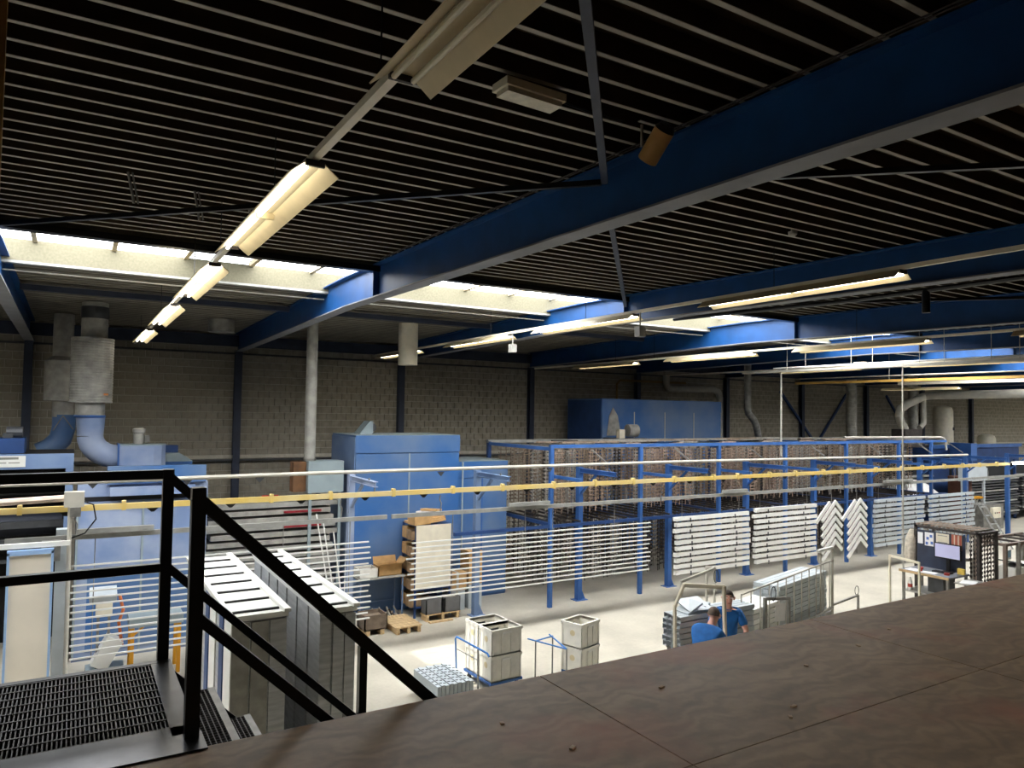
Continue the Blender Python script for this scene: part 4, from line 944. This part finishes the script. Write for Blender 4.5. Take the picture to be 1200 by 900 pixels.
def person(loc, rz, J, label, hairm, headrot, shirt=SHIRT):
    """J: joints in the person's own frame (x right, y facing, z up)"""
    r = root('person', loc, label, 'person', None, rz)
    V = {k: Vector(v) for k, v in J.items()}
    def lerp(a, b, t): return V[a].lerp(V[b], t)
    ch = [[('pel', V['pel'], (.125, .095)), ('waist', V['waist'], (.11, .085)), ('chest', V['chest'], (.13, .095)), ('neckb', V['neckb'], (.068, .065)), ('neck', V['neck'], (.055, .055)), ('jaw', V['jaw'], (.065, .075)), ('headc', V['headc'], (.078, .095)), ('crown', V['crown'], (.055, .065))]]
    hands = []
    for s_ in ('l', 'r'):
        sh, el, wr = V['sh'+s_], V['el'+s_], V['wr'+s_]
        ch.append([('chest', V['chest'], .12), ('sh'+s_, sh, .06), ('el'+s_, el, .043), ('wr'+s_, wr, .03)])
        d = (wr-el).normalized(); side = d.cross(Vector((0, 0, 1)))
        side = side.normalized() if side.length > .1 else Vector((1, 0, 0)); nrm = side.cross(d).normalized()
        palm = wr+d*.055
        ch.append([('wr'+s_, wr, .03), ('pa'+s_, palm, (.036, .022))])
        kn = wr+d*.09
        for f, (o_, ln) in enumerate(((-.03, .065), (-.01, .078), (.01, .072), (.03, .055))):
            b0 = kn+side*o_; m0 = b0+d*ln*.5-nrm*.012; e0 = b0+d*ln*.85-nrm*.04
            ch.append([('pa'+s_, palm, .02), (f'k{s_}{f}', b0, .0105), (f'm{s_}{f}', m0, .0095), (f'e{s_}{f}', e0, .008)])
        tb = wr+d*.03-side*.035
        ch.append([('pa'+s_, palm, .02), ('t1'+s_, tb, .013), ('t2'+s_, tb+d*.03-side*.025-nrm*.01, .011), ('t3'+s_, tb+d*.055-side*.03-nrm*.025, .009)])
        hp, kneev, an, toe = V['hip'+s_], V['kn'+s_], V['an'+s_], V['to'+s_]
        ch.append([('pel', V['pel'], .12), ('hip'+s_, hp, .09), ('kn'+s_, kneev, .062), ('an'+s_, an, .042), ('to'+s_, toe, .04)])
    body = skin('body', ch, SKIN, r)
    # clothing
    sh = [[('pel', lerp('pel', 'waist', .2), (.155, .135)), ('waist', V['waist'], (.15, .13)), ('chest', V['chest'], (.17, .145)), ('neckb', lerp('chest', 'neckb', .72), (.115, .105))]]
    for s_ in ('l', 'r'):
        sh.append([('chest', V['chest'], .15), ('sh'+s_, V['sh'+s_], .085), ('ue'+s_, lerp('sh'+s_, 'el'+s_, .72), .07)])
    so = skin('shirt', sh, shirt, r)
    tr = [[('pel', V['pel'], (.165, .125)), ('pw', lerp('pel', 'waist', .35), (.16, .12))]]
    for s_ in ('l', 'r'): tr.append([('pel', V['pel'], .13), ('hip'+s_, V['hip'+s_], .105), ('kn'+s_, V['kn'+s_], .08), ('an'+s_, lerp('kn'+s_, 'an'+s_, .95), .065)])
    skin('trousers', tr, TROU, r)
    for s_ in ('l', 'r'):
        a, t = V['an'+s_], V['to'+s_]
        skin('shoe', [[('h', a+Vector((0, -.05, -.04)), .05), ('a', a+Vector((0, 0, -.03)), .052), ('t', t, .048)]], BLACK, r)
    # face
    hc = V['headc']; up = (V['crown']-V['jaw']).normalized(); R_ = headrot
    fx, fy = R_ @ Vector((1, 0, 0)), R_ @ Vector((0, 1, 0))
    def F(a, b, c): return hc+fx*a+fy*b+up*c
    part('nose', MB().tube([F(0, .085, .02), F(0, .112, -.02), F(0, .118, -.035), F(0, .095, -.05)], [.009, .014, .017, .008], 8), SKIN, r, True, False)
    for s_ in (-1, 1):
        e = part('eye', MB().lathe([(.001, -.011), (.009, -.007), (.012, 0), (.009, .007), (.001, .011)], tuple(F(s_*.033, .083, .01)), 10), WHITE, r, True, False)
        part('brow', MB().bar(F(s_*.016, .096, .034), F(s_*.05, .086, .036), .01, .008), hairm, r, False, False)
        part('ear', MB().tube([F(s_*.084, .0, .02), F(s_*.096, -.012, .0), F(s_*.084, -.004, -.035)], [.012, .018, .01], 8), SKIN, r, True, False)
    part('mouth', MB().bar(F(-.022, .09, -.068), F(.022, .09, -.068), .01, .008), mat('lips', (150, 84, 78), .5), r, False, False)
    hv = []
    m_ = MB(); n = 16; rings = 6
    vs = []; fs = []
    for i in range(rings+1):
        a = PI/2*i/rings*1.12
        for k in range(n):
            b = 2*PI*k/n; a_ = a*(1-.42*max(0, math.sin(b))); rr = math.sin(a_); x_ = .088*rr*math.cos(b); y_ = (.108 if math.sin(b) < 0 else .092)*rr*math.sin(b)-.012; z_ = .112*math.cos(a_)+.004
            vs.append(F(x_, y_, z_))
    for i in range(rings):
        for k in range(n): fs.append((i*n+k, i*n+(k+1) % n, (i+1)*n+(k+1) % n, (i+1)*n+k))
    m_._add(vs, fs); part('hair', m_, hairm, r, True, False)
    return r
# standing worker, faces the camera, arms down to the work
J1 = dict(pel=(0, 0, .95), waist=(0, .01, 1.12), chest=(0, .02, 1.34), neckb=(0, .02, 1.47), neck=(0, .035, 1.51), jaw=(0, .06, 1.57), headc=(0, .055, 1.64), crown=(0, .05, 1.7),
          shl=(.175, .02, 1.4), ell=(.31, .12, 1.16), wrl=(.42, .3, 1.02), shr=(-.175, .02, 1.4), elr=(-.27, .14, 1.14), wrr=(-.14, .34, 1.06),
          hipl=(.09, 0, .88), knl=(.1, .03, .48), anl=(.11, 0, .09), tol=(.13, .16, .05), hipr=(-.09, 0, .88), knr=(-.1, .03, .48), anr=(-.11, 0, .09), tor=(-.13, .16, .05))
# facing -Y-ish (towards the mezzanine): rotate by pi
person((8.95, 8.08, 0), 2.4, {k: (Vector(v) if True else v) for k, v in J1.items()}, 'standing worker in a blue shirt facing the mezzanine with hands on the tubes', HAIR, Matrix.Identity(3))
# bent worker seen from the side/back, leans towards +X
HAIRG = mat('greying_short_hair', (120, 104, 92), .8, 0, .2, 30)
J2 = dict(pel=(0, -.12, .93), waist=(0, -.05, 1.1), chest=(0, .12, 1.32), neckb=(0, .25, 1.43), neck=(0, .29, 1.46), jaw=(0, .35, 1.49), headc=(0, .36, 1.56), crown=(0, .36, 1.62),
          shl=(.18, .14, 1.36), ell=(.27, .3, 1.1), wrl=(.14, .52, 1.02), shr=(-.18, .14, 1.36), elr=(-.27, .3, 1.1), wrr=(-.12, .52, 1.02),
          hipl=(.1, -.1, .86), knl=(.12, 0, .47), anl=(.12, -.06, .09), tol=(.13, .1, .05), hipr=(-.1, -.1, .86), knr=(-.12, 0, .47), anr=(-.12, -.06, .09), tor=(-.13, .1, .05))
person((7.86, 7.55, 0), -1.25, J2, 'bent worker in a blue shirt leaning over the work with head down', HAIRG, Matrix.Rotation(-.25, 3, 'X'))

# ================================================================== DESK CORNER
r = root('work_desk', (17.5, 9.55, 0), 'dark packing desk with papers, shelf and clutter', 'desk')
part('top', MB().box(17.05, 17.95, 8.95, 10.1, .86, .9), mat('grey_desk_top', (120, 124, 132), .5), r)
part('edge', MB().box(17.03, 17.05, 8.95, 10.1, .85, .905), WOOD, r)
for x in (17.1, 17.88):
    for y in (9.0, 10.02): part('leg', MB().box(x-.025, x+.025, y-.025, y+.025, 0, .86), GALV, r)
part('lower_shelf', MB().box(17.08, 17.9, 9.0, 10.05, .4, .43), GALVD, r)
part('drawer', MB().box(17.1, 17.6, 9.1, 9.45, .5, .84), DARKG, r)
part('side_shelf', MB().box(17.2, 17.9, 8.55, 8.93, .78, .8), GALVD, r)
def paper(x, y, z, sx, sy, m, lb, rz=0): solo('paper_sheet', MB().cbox((x, y, z), (sx, sy, .006), Matrix.Rotation(rz, 3, 'Z')), m, lb, 'paper')
paper(17.25, 9.5, .904, .22, .32, PAPER, 'white paper sheets on the desk edge', .2); paper(17.25, 9.86, .904, .25, .3, PAPER, 'white paper sheets by the red tape on the desk')
paper(17.5, 8.75, .804, .4, .3, PAPER, 'white paper sheets on the low side shelf', .3)
REDM = mat('red_plastic', (176, 62, 52), .5)
solo('tape_roll', MB().lathe([(.06, 0), (.06, .05), (.03, .05), (.03, 0)], (17.35, 9.15, .9), 14), REDM, 'red tape roll on the desk beside the monitor', 'tape', None, True)
solo('tape_gun', MB().cbox((17.3, 9.72, .94), (.2, .06, .08), Matrix.Rotation(.5, 3, 'Z')).lathe([(.05, 0), (.05, .04)], (17.42, 9.78, .92), 12), REDM, 'red tape gun on the desk', 'tape gun')
r = root('spray_bottle', (17.2, 9.92, .43), 'white spray bottle with red label on the lower desk shelf', 'bottle')
part('bottle', MB().lathe([(.05, 0), (.05, .2), (.02, .26), (.02, .3)], (17.2, 9.92, .43), 14), WHITE, r, True); part('label', MB().lathe([(.052, .06), (.052, .14)], (17.2, 9.92, .43), 14), REDM, r, True)
solo('yellow_note_block', MB().box(17.7, 17.76, 8.95, 9.1, .9, 1.03), mat('yellow_paper', (236, 202, 92), .7), 'yellow note block standing on the desk', 'note block')
r = root('monitor', (17.72, 9.35, .9), 'flat monitor with a pale lilac screen on the desk', 'monitor')
part('bezel', MB().box(17.7, 17.74, 9.02, 9.62, 1.2, 1.56), DARK, r)
part('screen', MB().box(17.694, 17.7, 9.04, 9.6, 1.23, 1.54), mat('lilac_screen', (170, 170, 200), .3, 0, .03, 4, emit=.35), r)
part('stand', MB().box(17.72, 17.76, 9.28, 9.36, .92, 1.22).box(17.62, 17.82, 9.2, 9.44, .9, .915), DARK, r)
solo('keyboard', MB().box(17.45, 17.62, 9.15, 9.55, .9, .925), DARK, 'dark keyboard before the monitor', 'keyboard')
r = root('notice_board', (17.86, 9.6, .9), 'dark blue notice board with pinned sheets behind the desk', 'notice board')
part('board', MB().box(17.86, 17.88, 9.0, 10.12, .9, 1.78), COLM, r)
for y0_, y1_, z0_, z1_, m in ((9.98, 10.1, 1.45, 1.72, PAPER), (9.72, 9.93, 1.42, 1.74, PAPER), (9.36, 9.66, 1.5, 1.76, CREAM)):
    part('pinned_sheet', MB().box(17.852, 17.86, y0_, y1_, z0_, z1_), m, r)
for y_, z_ in ((9.76, 1.5), (9.86, 1.6), (9.78, 1.66), (9.88, 1.48)): part('blue_print', MB().box(17.848, 17.852, y_-.03, y_+.03, z_-.035, z_+.03), mat('blue_print', (90, 120, 190), .6), r)
part('print_frame', MB().box(17.848, 17.852, 9.4, 9.62, 1.54, 1.56).box(17.848, 17.852, 9.4, 9.62, 1.7, 1.72), GALVD, r)
part('colour_chart', MB().box(17.845, 17.86, 9.07, 9.3, 1.42, 1.78), mat('terracotta_chart', (190, 124, 96), .7), r)
for k in range(5): part('chart_stripe', MB().box(17.842, 17.845, 9.09+.045*k, 9.105+.045*k, 1.43, 1.77), CREAM if k % 2 else REDM, r)
r = root('hook_stand', (18.3, 9.45, 0), 'brown steel stand hung with rows of dark hooks behind the desk', 'stand')
for x in (17.95, 18.75):
    for y in (8.75, 10.2): part('post', MB().box(x-.03, x+.03, y-.03, y+.03, 0, 1.86), RUST[2], r)
part('top_frame', MB().box(17.92, 18.78, 8.72, 8.78, 1.82, 1.88).box(17.92, 18.78, 10.17, 10.23, 1.82, 1.88).box(17.92, 17.98, 8.72, 10.23, 1.82, 1.88).box(18.72, 18.78, 8.72, 10.23, 1.82, 1.88), RUST[2], r)
for k in range(16): part('hook_rail', MB().box(17.95, 18.75, 8.82+.09*k, 8.85+.09*k, 1.88, 1.92), RUST[3 if k % 2 else 1], r)
hm = MB()
for k in range(11): hm.box(-.02+.02*(k % 2), .03, -.02, .02, -.08-.1*k, -.03-.1*k)
hm.box(-.008, .008, -.008, .008, -1.2, .0)
hm1 = hm.mesh('hook_string', RUST[2]); 
hm2 = MB().box(-.006, .006, -.006, .006, -.4, 0).box(-.02, .02, -.006, .006, -.12, -.1).box(-.02, .02, -.006, .006, -.3, -.28).mesh('hook_string', RUST[1])
for k in range(5): o = link('hook_string', hm1, r, (18.05+.14*k-18.3, 8.74-9.45, 1.82)); o.rotation_euler = (0, 0, .5*k)
for k in range(4): o = link('hook_string', hm1, r, (18.1+.16*k-18.3, 9.0-9.45, 1.88)); o.rotation_euler = (0, 0, .7*k)
for k in range(16): o = link('hook_string', hm2, r, (17.94-18.3, 8.83+.09*k-9.45, 1.86))
solo('hung_coat', MB().tube([(17.95, 10.3, 1.75), (17.93, 10.32, 1.5), (17.95, 10.33, 1.1), (17.97, 10.34, .95)], [.05, .13, .15, .14], 10), mat('beige_cloth', (206, 196, 178), .9, 0, .15, 14), 'beige coat hanging on the corner of the hook stand', 'coat', None, True)
gate('stillage_frame', 'white steel stillage frame standing in front of the packing desk', [(16.75, 10.15, 1.25), (16.75, 9.45, 1.2)], CREAM, .04)
# steel frame with machine
r = root('steel_table_frame', (21.2, 9.6, 0), 'brown steel frame table with open top rails beside the hook stand', 'frame')
BR = mat('brown_grey_steel', (128, 112, 102), .6, .1, .15, 8)
for x, y in ((20.05, 9.85), (19.98, 9.12), (20.55, 9.08), (22.5, 9.1), (22.5, 9.85)): part('post', MB().box(x-.04, x+.04, y-.04, y+.04, 0, 1.4), BR if x < 20.3 else GALV, r)
part('rail', MB().bar((19.98, 9.12, 1.38), (20.05, 9.85, 1.38), .07).bar((19.98, 9.12, 1.38), (22.5, 9.1, 1.38), .07).bar((20.05, 9.85, 1.38), (22.5, 9.85, 1.38), .07), BR, r)
for x in (20.8, 21.4, 22.0): part('cross_rail', MB().bar((x, 9.1, 1.38), (x, 9.85, 1.38), .05), RUST[2], r)
part('brace', MB().bar((20.05, 9.84, 1.1), (20.04, 9.55, 1.38), .04).bar((20.55, 9.1, 1.1), (20.8, 9.1, 1.38), .04), BR, r)
r = root('office_machine', (21.4, 9.5, 0), 'white office machine with dark slanted lid under the frame', 'machine')
part('body', MB().box(20.75, 22.1, 9.25, 9.72, .0, .7), WHITE, r); part('lid', MB().cbox((21.15, 9.5, .78), (.7, .4, .03), Matrix.Rotation(.2, 3, 'Y')), DARKG, r)
part('panel', MB().cbox((21.4, 9.7, .92), (.3, .05, .26), Matrix.Rotation(.1, 3, 'Z')), WHITE, r); part('display', MB().cbox((21.39, 9.67, .94), (.24, .01, .18), Matrix.Rotation(.1, 3, 'Z')), mat('pale_blue_display', (130, 180, 210), .4), r)
r = root('roller_bench', (20.0, 10.05, 0), 'grey roller bench with a wire loop before the white machine', 'bench')
part('beam', MB().bar((19.3, 10.35, .85), (20.2, 9.95, .85), .08), GALV, r)
for x, y in ((19.35, 10.32), (20.15, 9.97)): part('leg', MB().box(x-.035, x+.035, y-.035, y+.035, 0, .82), GALV, r)
part('loop', MB().tube([(19.7+.07*math.cos(a*PI/6), 10.17, .97+.11*math.sin(a*PI/6)) for a in range(12)], .008, 6, False, True), DARKG, r)
# stepladder
r = root('stepladder', (27.6, 13.1, 0), 'aluminium stepladder with an orange cap beside the blue post', 'ladder')
for s_ in (-1, 1):
    part('stile', MB().bar((27.35+s_*.2, 13.35, 1.72), (27.9+s_*.24, 12.6, 0), .05), ALU, r); part('rear_stile', MB().bar((27.3+s_*.2, 13.4, 1.72), (27.2+s_*.22, 13.9, 0), .03), ALU, r)
for k in range(1, 6):
    t = k/6; x = 27.35+.55*t; y = 13.35-.75*t; part('step', MB().box(x-.2, x+.2, y-.04, y+.04, 1.72*(1-t)-.012, 1.72*(1-t)+.012), ALU, r)
part('cap', MB().box(27.1, 27.6, 13.28, 13.46, 1.72, 1.78), YO, r)
r = root('control_cabinet', (29.50, 14.2, 0), 'grey control cabinet with a cream switch box behind the stepladder', 'cabinet')
part('cabinet', MB().box(29.50, 31.00, 14.2, 14.6, .3, 1.25), GALV, r); part('switch_box', MB().box(30.00, 30.60, 14.1, 14.2, .75, 1.15), CREAM, r)
part('leg', MB().box(29.55, 29.60, 14.3, 14.35, 0, .3).box(30.90, 30.95, 14.3, 14.35, 0, .3), GALV, r)
for x in (30.15, 30.30, 30.45): part('button', MB().tube([(x, 14.08, .95), (x, 14.1, .95)], .025, 8), REDM if x > 30.40 else DARKG, r)
# dark hung sets and machinery on the far right
for k, (x0_, x1_, y_, z1_, lb) in enumerate(((27.2, 31.0, 17.2, 2.7, 'rack of long dark profiles behind the grey profile sets'), (31.6, 36.5, 16.4, 2.5, 'rack of long dark profiles behind the stepladder'), (37, 43, 16.5, 2.6, 'rack of long dark profiles beyond the control cabinet'))):
    r = root('dark_profile_rack', ((x0_+x1_)/2, y_, 0), lb, 'rack')
    for x in (x0_+.2, (x0_+x1_)/2, x1_-.2): part('upright', MB().box(x-.05, x+.05, y_, y_+.1, 0, z1_+.1), BLUED, r)
    for j in range(14): part('profile', MB().box(x0_, x1_-.1*(j % 3), y_-.35, y_-.02, z1_-.12*(j+1)-.5, z1_-.12*(j+1)-.44), DARKG if j % 4 else GREYR, r)
    part('back_sheet', MB().box(x0_, x1_, y_+.1, y_+.13, .1, z1_), DARK, r)
r = root('blue_machine', (35, 16.9, 0), 'dark blue machine casing at the right end behind the racks', 'machine')
part('casing', MB().box(32.3, 40, 17.6, 18.5, 0, 3.2), BLUED, r); part('top_frame', MB().box(32.2, 40.1, 17.5, 17.6, 3.2, 3.36), BLUE, r)
part('hood', MB().box(33.5, 34.0, 16.6, 17.5, 2.7, 3.45), BLUE, r); part('hood_leg', MB().box(33.55, 33.65, 16.6, 16.7, 0, 2.7), BLUE, r)
solo('plastic_cover', MB()._add([(25.8, 14.9, 1.66), (27.9, 14.9, 1.66), (27.9, 15.9, 1.66), (25.8, 15.9, 1.66), (26.0, 15.1, 2.15), (27.0, 15.1, 2.22), (27.0, 15.7, 2.2), (26.0, 15.7, 2.12)], MB.BF), mat('crumpled_white_sheet', (226, 226, 222), .6, 0, .15, 3, None, .8), 'crumpled white plastic cover lying behind the grey profile sets', 'cover')
solo('cover_table', MB().box(25.8, 27.9, 14.9, 15.9, 1.55, 1.66).box(25.85, 25.92, 14.95, 15.02, 0, 1.55).box(27.8, 27.87, 14.95, 15.02, 0, 1.55).box(25.85, 25.92, 15.8, 15.87, 0, 1.55).box(27.8, 27.87, 15.8, 15.87, 0, 1.55), DARKG, 'dark table carrying the crumpled white cover', 'table')
solo('rust_drum', MB().lathe([(.4, 0), (.42, .02), (.42, 1.1), (.4, 1.12), (.42, 1.14), (.42, 2.2), (.3, 2.22)], (30.6, 15.6, 0), 20), mat('red_brown_drum', (98, 62, 48), .7, 0, .15, 4), 'tall red brown drum behind the stepladder', 'drum', None, True)
solo('white_board_stack', MB().box(29.5, 31.4, 14.95, 15.1, 2.1, 2.75).box(29.6, 29.68, 14.98, 15.06, 0, 2.1).box(31.2, 31.28, 14.98, 15.06, 0, 2.1), WHITEG, 'white board on legs behind the end of the yellow rail', 'board')
# flues, tank and ducts on the right
r = root('crooked_flue', (21.6, 18.5, 3.7), 'grey flue pipe with a crooked silver bend behind the rack', 'flue')
part('pipe', MB().tube([(21.5, 18.5, zb(18.5)+.5), (21.5, 18.5, 4.75)], .13, 16), GALVD, r, True)
part('bend', MB().tube([(21.5, 18.5, 4.8), (21.55, 18.5, 4.6), (21.85, 18.5, 4.35), (22.0, 18.5, 4.1), (22.1, 18.5, 3.72)], .125, 14), mat('silver_foil_pipe', (190, 190, 188), .3, .8, .2, 10), r, True)
part('base', MB().prism([(21.4, 0), (22.3, 0), (22.3, 3.72), (21.8, 3.72)], 'y', 18.2, 18.8), DARKG, r)
r = root('elbow_pipe', (21, 20.4, 0), 'pale elbow pipe running down beside the big blue oven', 'pipe')
part('pipe', MB().tube([(19.3, 20.5, 6.0), (19.3, 20.5, 5.65), (19.4, 20.5, 5.52), (19.6, 20.5, 5.5), (21.85, 20.5, 5.55), (22.1, 20.5, 5.45), (22.2, 20.5, 5.2), (22.2, 20.5, 0)], .13, 14), PIPE, r, True)
r = root('spiral_flue', (28.6, 19, 0), 'grey spiral flue rising to the roof past the crooked flue', 'flue')
pr = []
z = 3.0
while z < 6.5: pr += [(.21, z), (.21, z+.1), (.2, z+.11), (.2, z+.12)]; z += .13
part('pipe', MB().lathe(pr, (28.6, 19, 0), 20), GALVD, r)
part('stand', MB().box(28.3, 28.9, 18.7, 19.3, 0, 3.0), DARKG, r)
r = root('curved_duct', (32, 17.5, 4), 'pale curved overhead duct bending down to a burner', 'duct')
part('duct', MB().tube([(31.2, 3, 5.62), (31.2, 16.9, 5.5), (31.1, 17.3, 5.45), (30.2, 17.5, 5.1), (29.7, 17.5, 4.9), (29.6, 17.5, 4.6), (29.75, 17.5, 4.3), (30.0, 17.5, 4.05)], .17, 16), PIPE, r, True)
part('side_pipe', MB().tube([(31.6, 17.6, 5.3), (31.6, 17.6, 4.3), (31.3, 17.6, 4.1)], .12, 12), PIPE, r, True)
part('burner', MB().box(29.7, 31.0, 17.3, 17.9, 3.3, 4.05), RUST[2], r)
part('stand', MB().box(29.8, 29.9, 17.4, 17.5, 0, 3.3).box(30.8, 30.9, 17.7, 17.8, 0, 3.3), BLUED, r)
part('flue', MB().tube([(32.2, 18.4, 3.3), (32.2, 18.4, zb(18.4)+.5)], .2, 14), GALVD, r, True)
for x, z1_, rr, lb in ((36.75, 5.15, .44, 'cream pressure tank standing behind the racks'), (40.9, 3.75, .42, 'lower cream pressure tank beside the tall tank')):
    r = root('pressure_tank', (x, 19.5, 0), lb, 'tank')
    part('shell', MB().lathe([(rr*.6, .3), (rr, .5), (rr, z1_-.25), (rr*.85, z1_-.08), (rr*.4, z1_), (.1, z1_+.02)], (x, 19.5, 0), 24), CREAM, r, True)
    part('leg', MB().box(x-.3, x-.22, 19.3, 19.38, 0, .45).box(x+.22, x+.3, 19.3, 19.38, 0, .45).box(x-.04, x+.04, 19.75, 19.83, 0, .45), DARKG, r)
    part('valve', MB().tube([(x+rr, 19.5, z1_-1), (x+rr+.25, 19.4, z1_-1)], .08, 8), GALV, r)
    part('plate', MB().box(x+.05, x+.2, 19.5-rr-.01, 19.5-rr+.15, z1_-1.2, z1_-1.05), DARKG, r)
for a, b, lb in (((26.3, 20.85, 5.6), (28.6, 20.85, 3.4), 'before the spiral flue'), ((31.0, 20.85, 5.6), (28.9, 20.85, 3.4), 'past the spiral flue'), ((34.2, 20.85, 5.6), (36.4, 20.85, 3.3), 'behind the tall tank')):
    solo('wall_brace', MB().bar(a, b, .09), BLUED, 'dark diagonal wall brace '+lb, 'brace', 'diagonal wall braces')
# cable tray, drops and busbar running parallel to the beams
r = root('cable_tray', (17.5, 9, 5.8), 'white perforated cable tray hung below the beams past the big oven', 'cable tray')
part('tray', MB().box(17.42, 17.62, 2, 15.2, 5.78, 5.79).box(17.42, 17.43, 2, 15.2, 5.79, 5.84).box(17.61, 17.62, 2, 15.2, 5.79, 5.84), PIPE, r)
part('conduit', MB().tube([(17.5, 2, 5.9), (17.5, 14.1, 5.9)], .025, 8), WHITE, r)
part('tray_box', MB().box(17.4, 17.5, 11.2, 11.5, 5.78, 5.95), CREAM, r)
for y in (4, 6.5, 8.2, 9.8, 11.6, 13.6): part('hanger', MB().tube([(17.45, y, 5.8), (17.45, y, zb(y)+.51)], .008, 5).tube([(17.6, y-.5, 5.8), (17.6, y-.5, zb(y)+.51)], .008, 5), PIPE, r)
solo('drop_pipe', MB().tube([(17.7, 14.1, 5.9), (17.7, 14.0, 5.85), (17.7, 14.0, 3.35)], .025, 8), PIPE, 'thin white drop pipe ending at the overhead air pipe', 'pipe', None, True)
solo('drop_pipe', MB().tube([(17.5, 10.25, 5.86), (17.5, 10.25, 4.6), (17.52, 10.27, 3.8), (17.5, 10.26, 1.9), (17.5, 10.26, .0)], .02, 8), PIPE, 'thin white drop cable hanging to the packing desk', 'cable', None, True)
r = root('busbar', (22.3, 9, 5.7), 'yellow busbar running overhead below the beams', 'busbar')
part('bar', MB().box(22.25, 22.35, 1, 17, 5.66, 5.74), mat('ochre_busbar', (206, 164, 84), .5, 0, .08, 4), r); part('conduit', MB().tube([(22.3, 1, 5.86), (22.3, 17, 5.86)], .02, 6), PIPE, r)
for y in (3, 6, 9, 13.5): part('hanger', MB().tube([(22.3, y, 5.74), (22.3, y, zb(y)+.51)], .008, 5), PIPE, r)
solo('cream_bus', MB().box(25.3, 25.45, 3, 15, 5.7, 5.8), CREAM, 'long cream duct strip hung beyond the yellow busbar', 'duct')
r = root('loop_pipe', (24.5, 14.3, 3.75), 'pale pipe loop standing on the rack end', 'pipe')
part('pipe', MB().tube([(21.6, 14.6, 3.85), (26.4, 14.1, 3.85), (26.55, 14.05, 3.8), (26.6, 14.0, 3.4)], .035, 8), PIPE, r, True)
part('inner_pipe', MB().tube([(22, 14.6, 3.79), (25.4, 14.2, 3.78), (25.4, 14.2, 3.5)], .015, 6), GALV, r)
r = root('wall_pipe', (16, 20.6, 5.4), 'thin ochre pipe turning down beside the big blue oven', 'pipe')
part('pipe', MB().tube([(20.5, 20.7, 5.75), (17.2, 20.7, 5.75), (17.05, 20.7, 5.6), (17.05, 20.7, 5.02)], .04, 8), mat('ochre_pipe', (150, 120, 70), .6), r, True)
for k, (x, y, z) in enumerate(((7.45, 8.5, 5.86), (7.45, 12.3, 5.86))):
    solo('camera_box', MB().box(x-.06, x+.06, y-.06, y+.06, z-.16, z).tube([(x, y, z), (x, y, 6.08)], .012, 6), GALVD, ['small grey box hung on the lamp trunking before the rooflight', 'small grey box hung on the lamp trunking behind the rooflight'][k], 'box')

# dark pipe with a drop box past the lamp row, cables along the loudspeaker beam
r = root('dark_roof_pipe', (9.6, 5, 6.2), 'dark roof pipe with a hanging cylinder beyond the long lit lamp', 'pipe')
part('pipe', MB().tube([(9.6, -3, 6.2), (9.6, 6.5, 6.2), (9.6, 8.5, 6.26), (9.6, 10.0, 6.3)], .035, 8), BLACK, r, True)
part('cylinder', MB().tube([(9.6, 5.3, 6.2), (9.6, 5.3, 5.9)], .05, 12), BLACK, r, True)
part('hanger', MB().tube([(9.6, 1.5, 6.2), (9.6, 1.5, zb(1.5)+.515)], .008, 5).tube([(9.6, 8, 6.25), (9.6, 8, zb(8)+.515)], .008, 5), BLACK, r)
for k in range(2):
    y_ = [(-1 + i*.9) for i in range(13)]
    solo('beam_cable', MB().tube([(3.7-.03*k, y, zb(y)+.505+.004*math.sin(i*2+k)) for i, y in enumerate(y_)], .006, 5), RUST[2], ['tan cable along the upper flange of the loudspeaker beam', 'outer tan cable along the upper flange of the loudspeaker beam'][k], 'cable')
# more rods heaped on the rack top
for k in range(34):
    x = 9.9+k*.48; y = 14.15+((k*7) % 11)*.24
    solo('loose_rod', MB().bar((x, y, 3.735), (x+.5+.1*(k % 4), y+.1*((k % 3)-1), 3.735), .07+.03*(k % 3), .03), RUST[(0, 3, 1, 2)[k % 4]], ['brown', 'pinkish', 'grey', 'dark'][(0, 1, 2, 3)[k % 4]]+' flat rod lying on the rack top', 'rod', 'flat rods on the rack top '+str(k % 4))
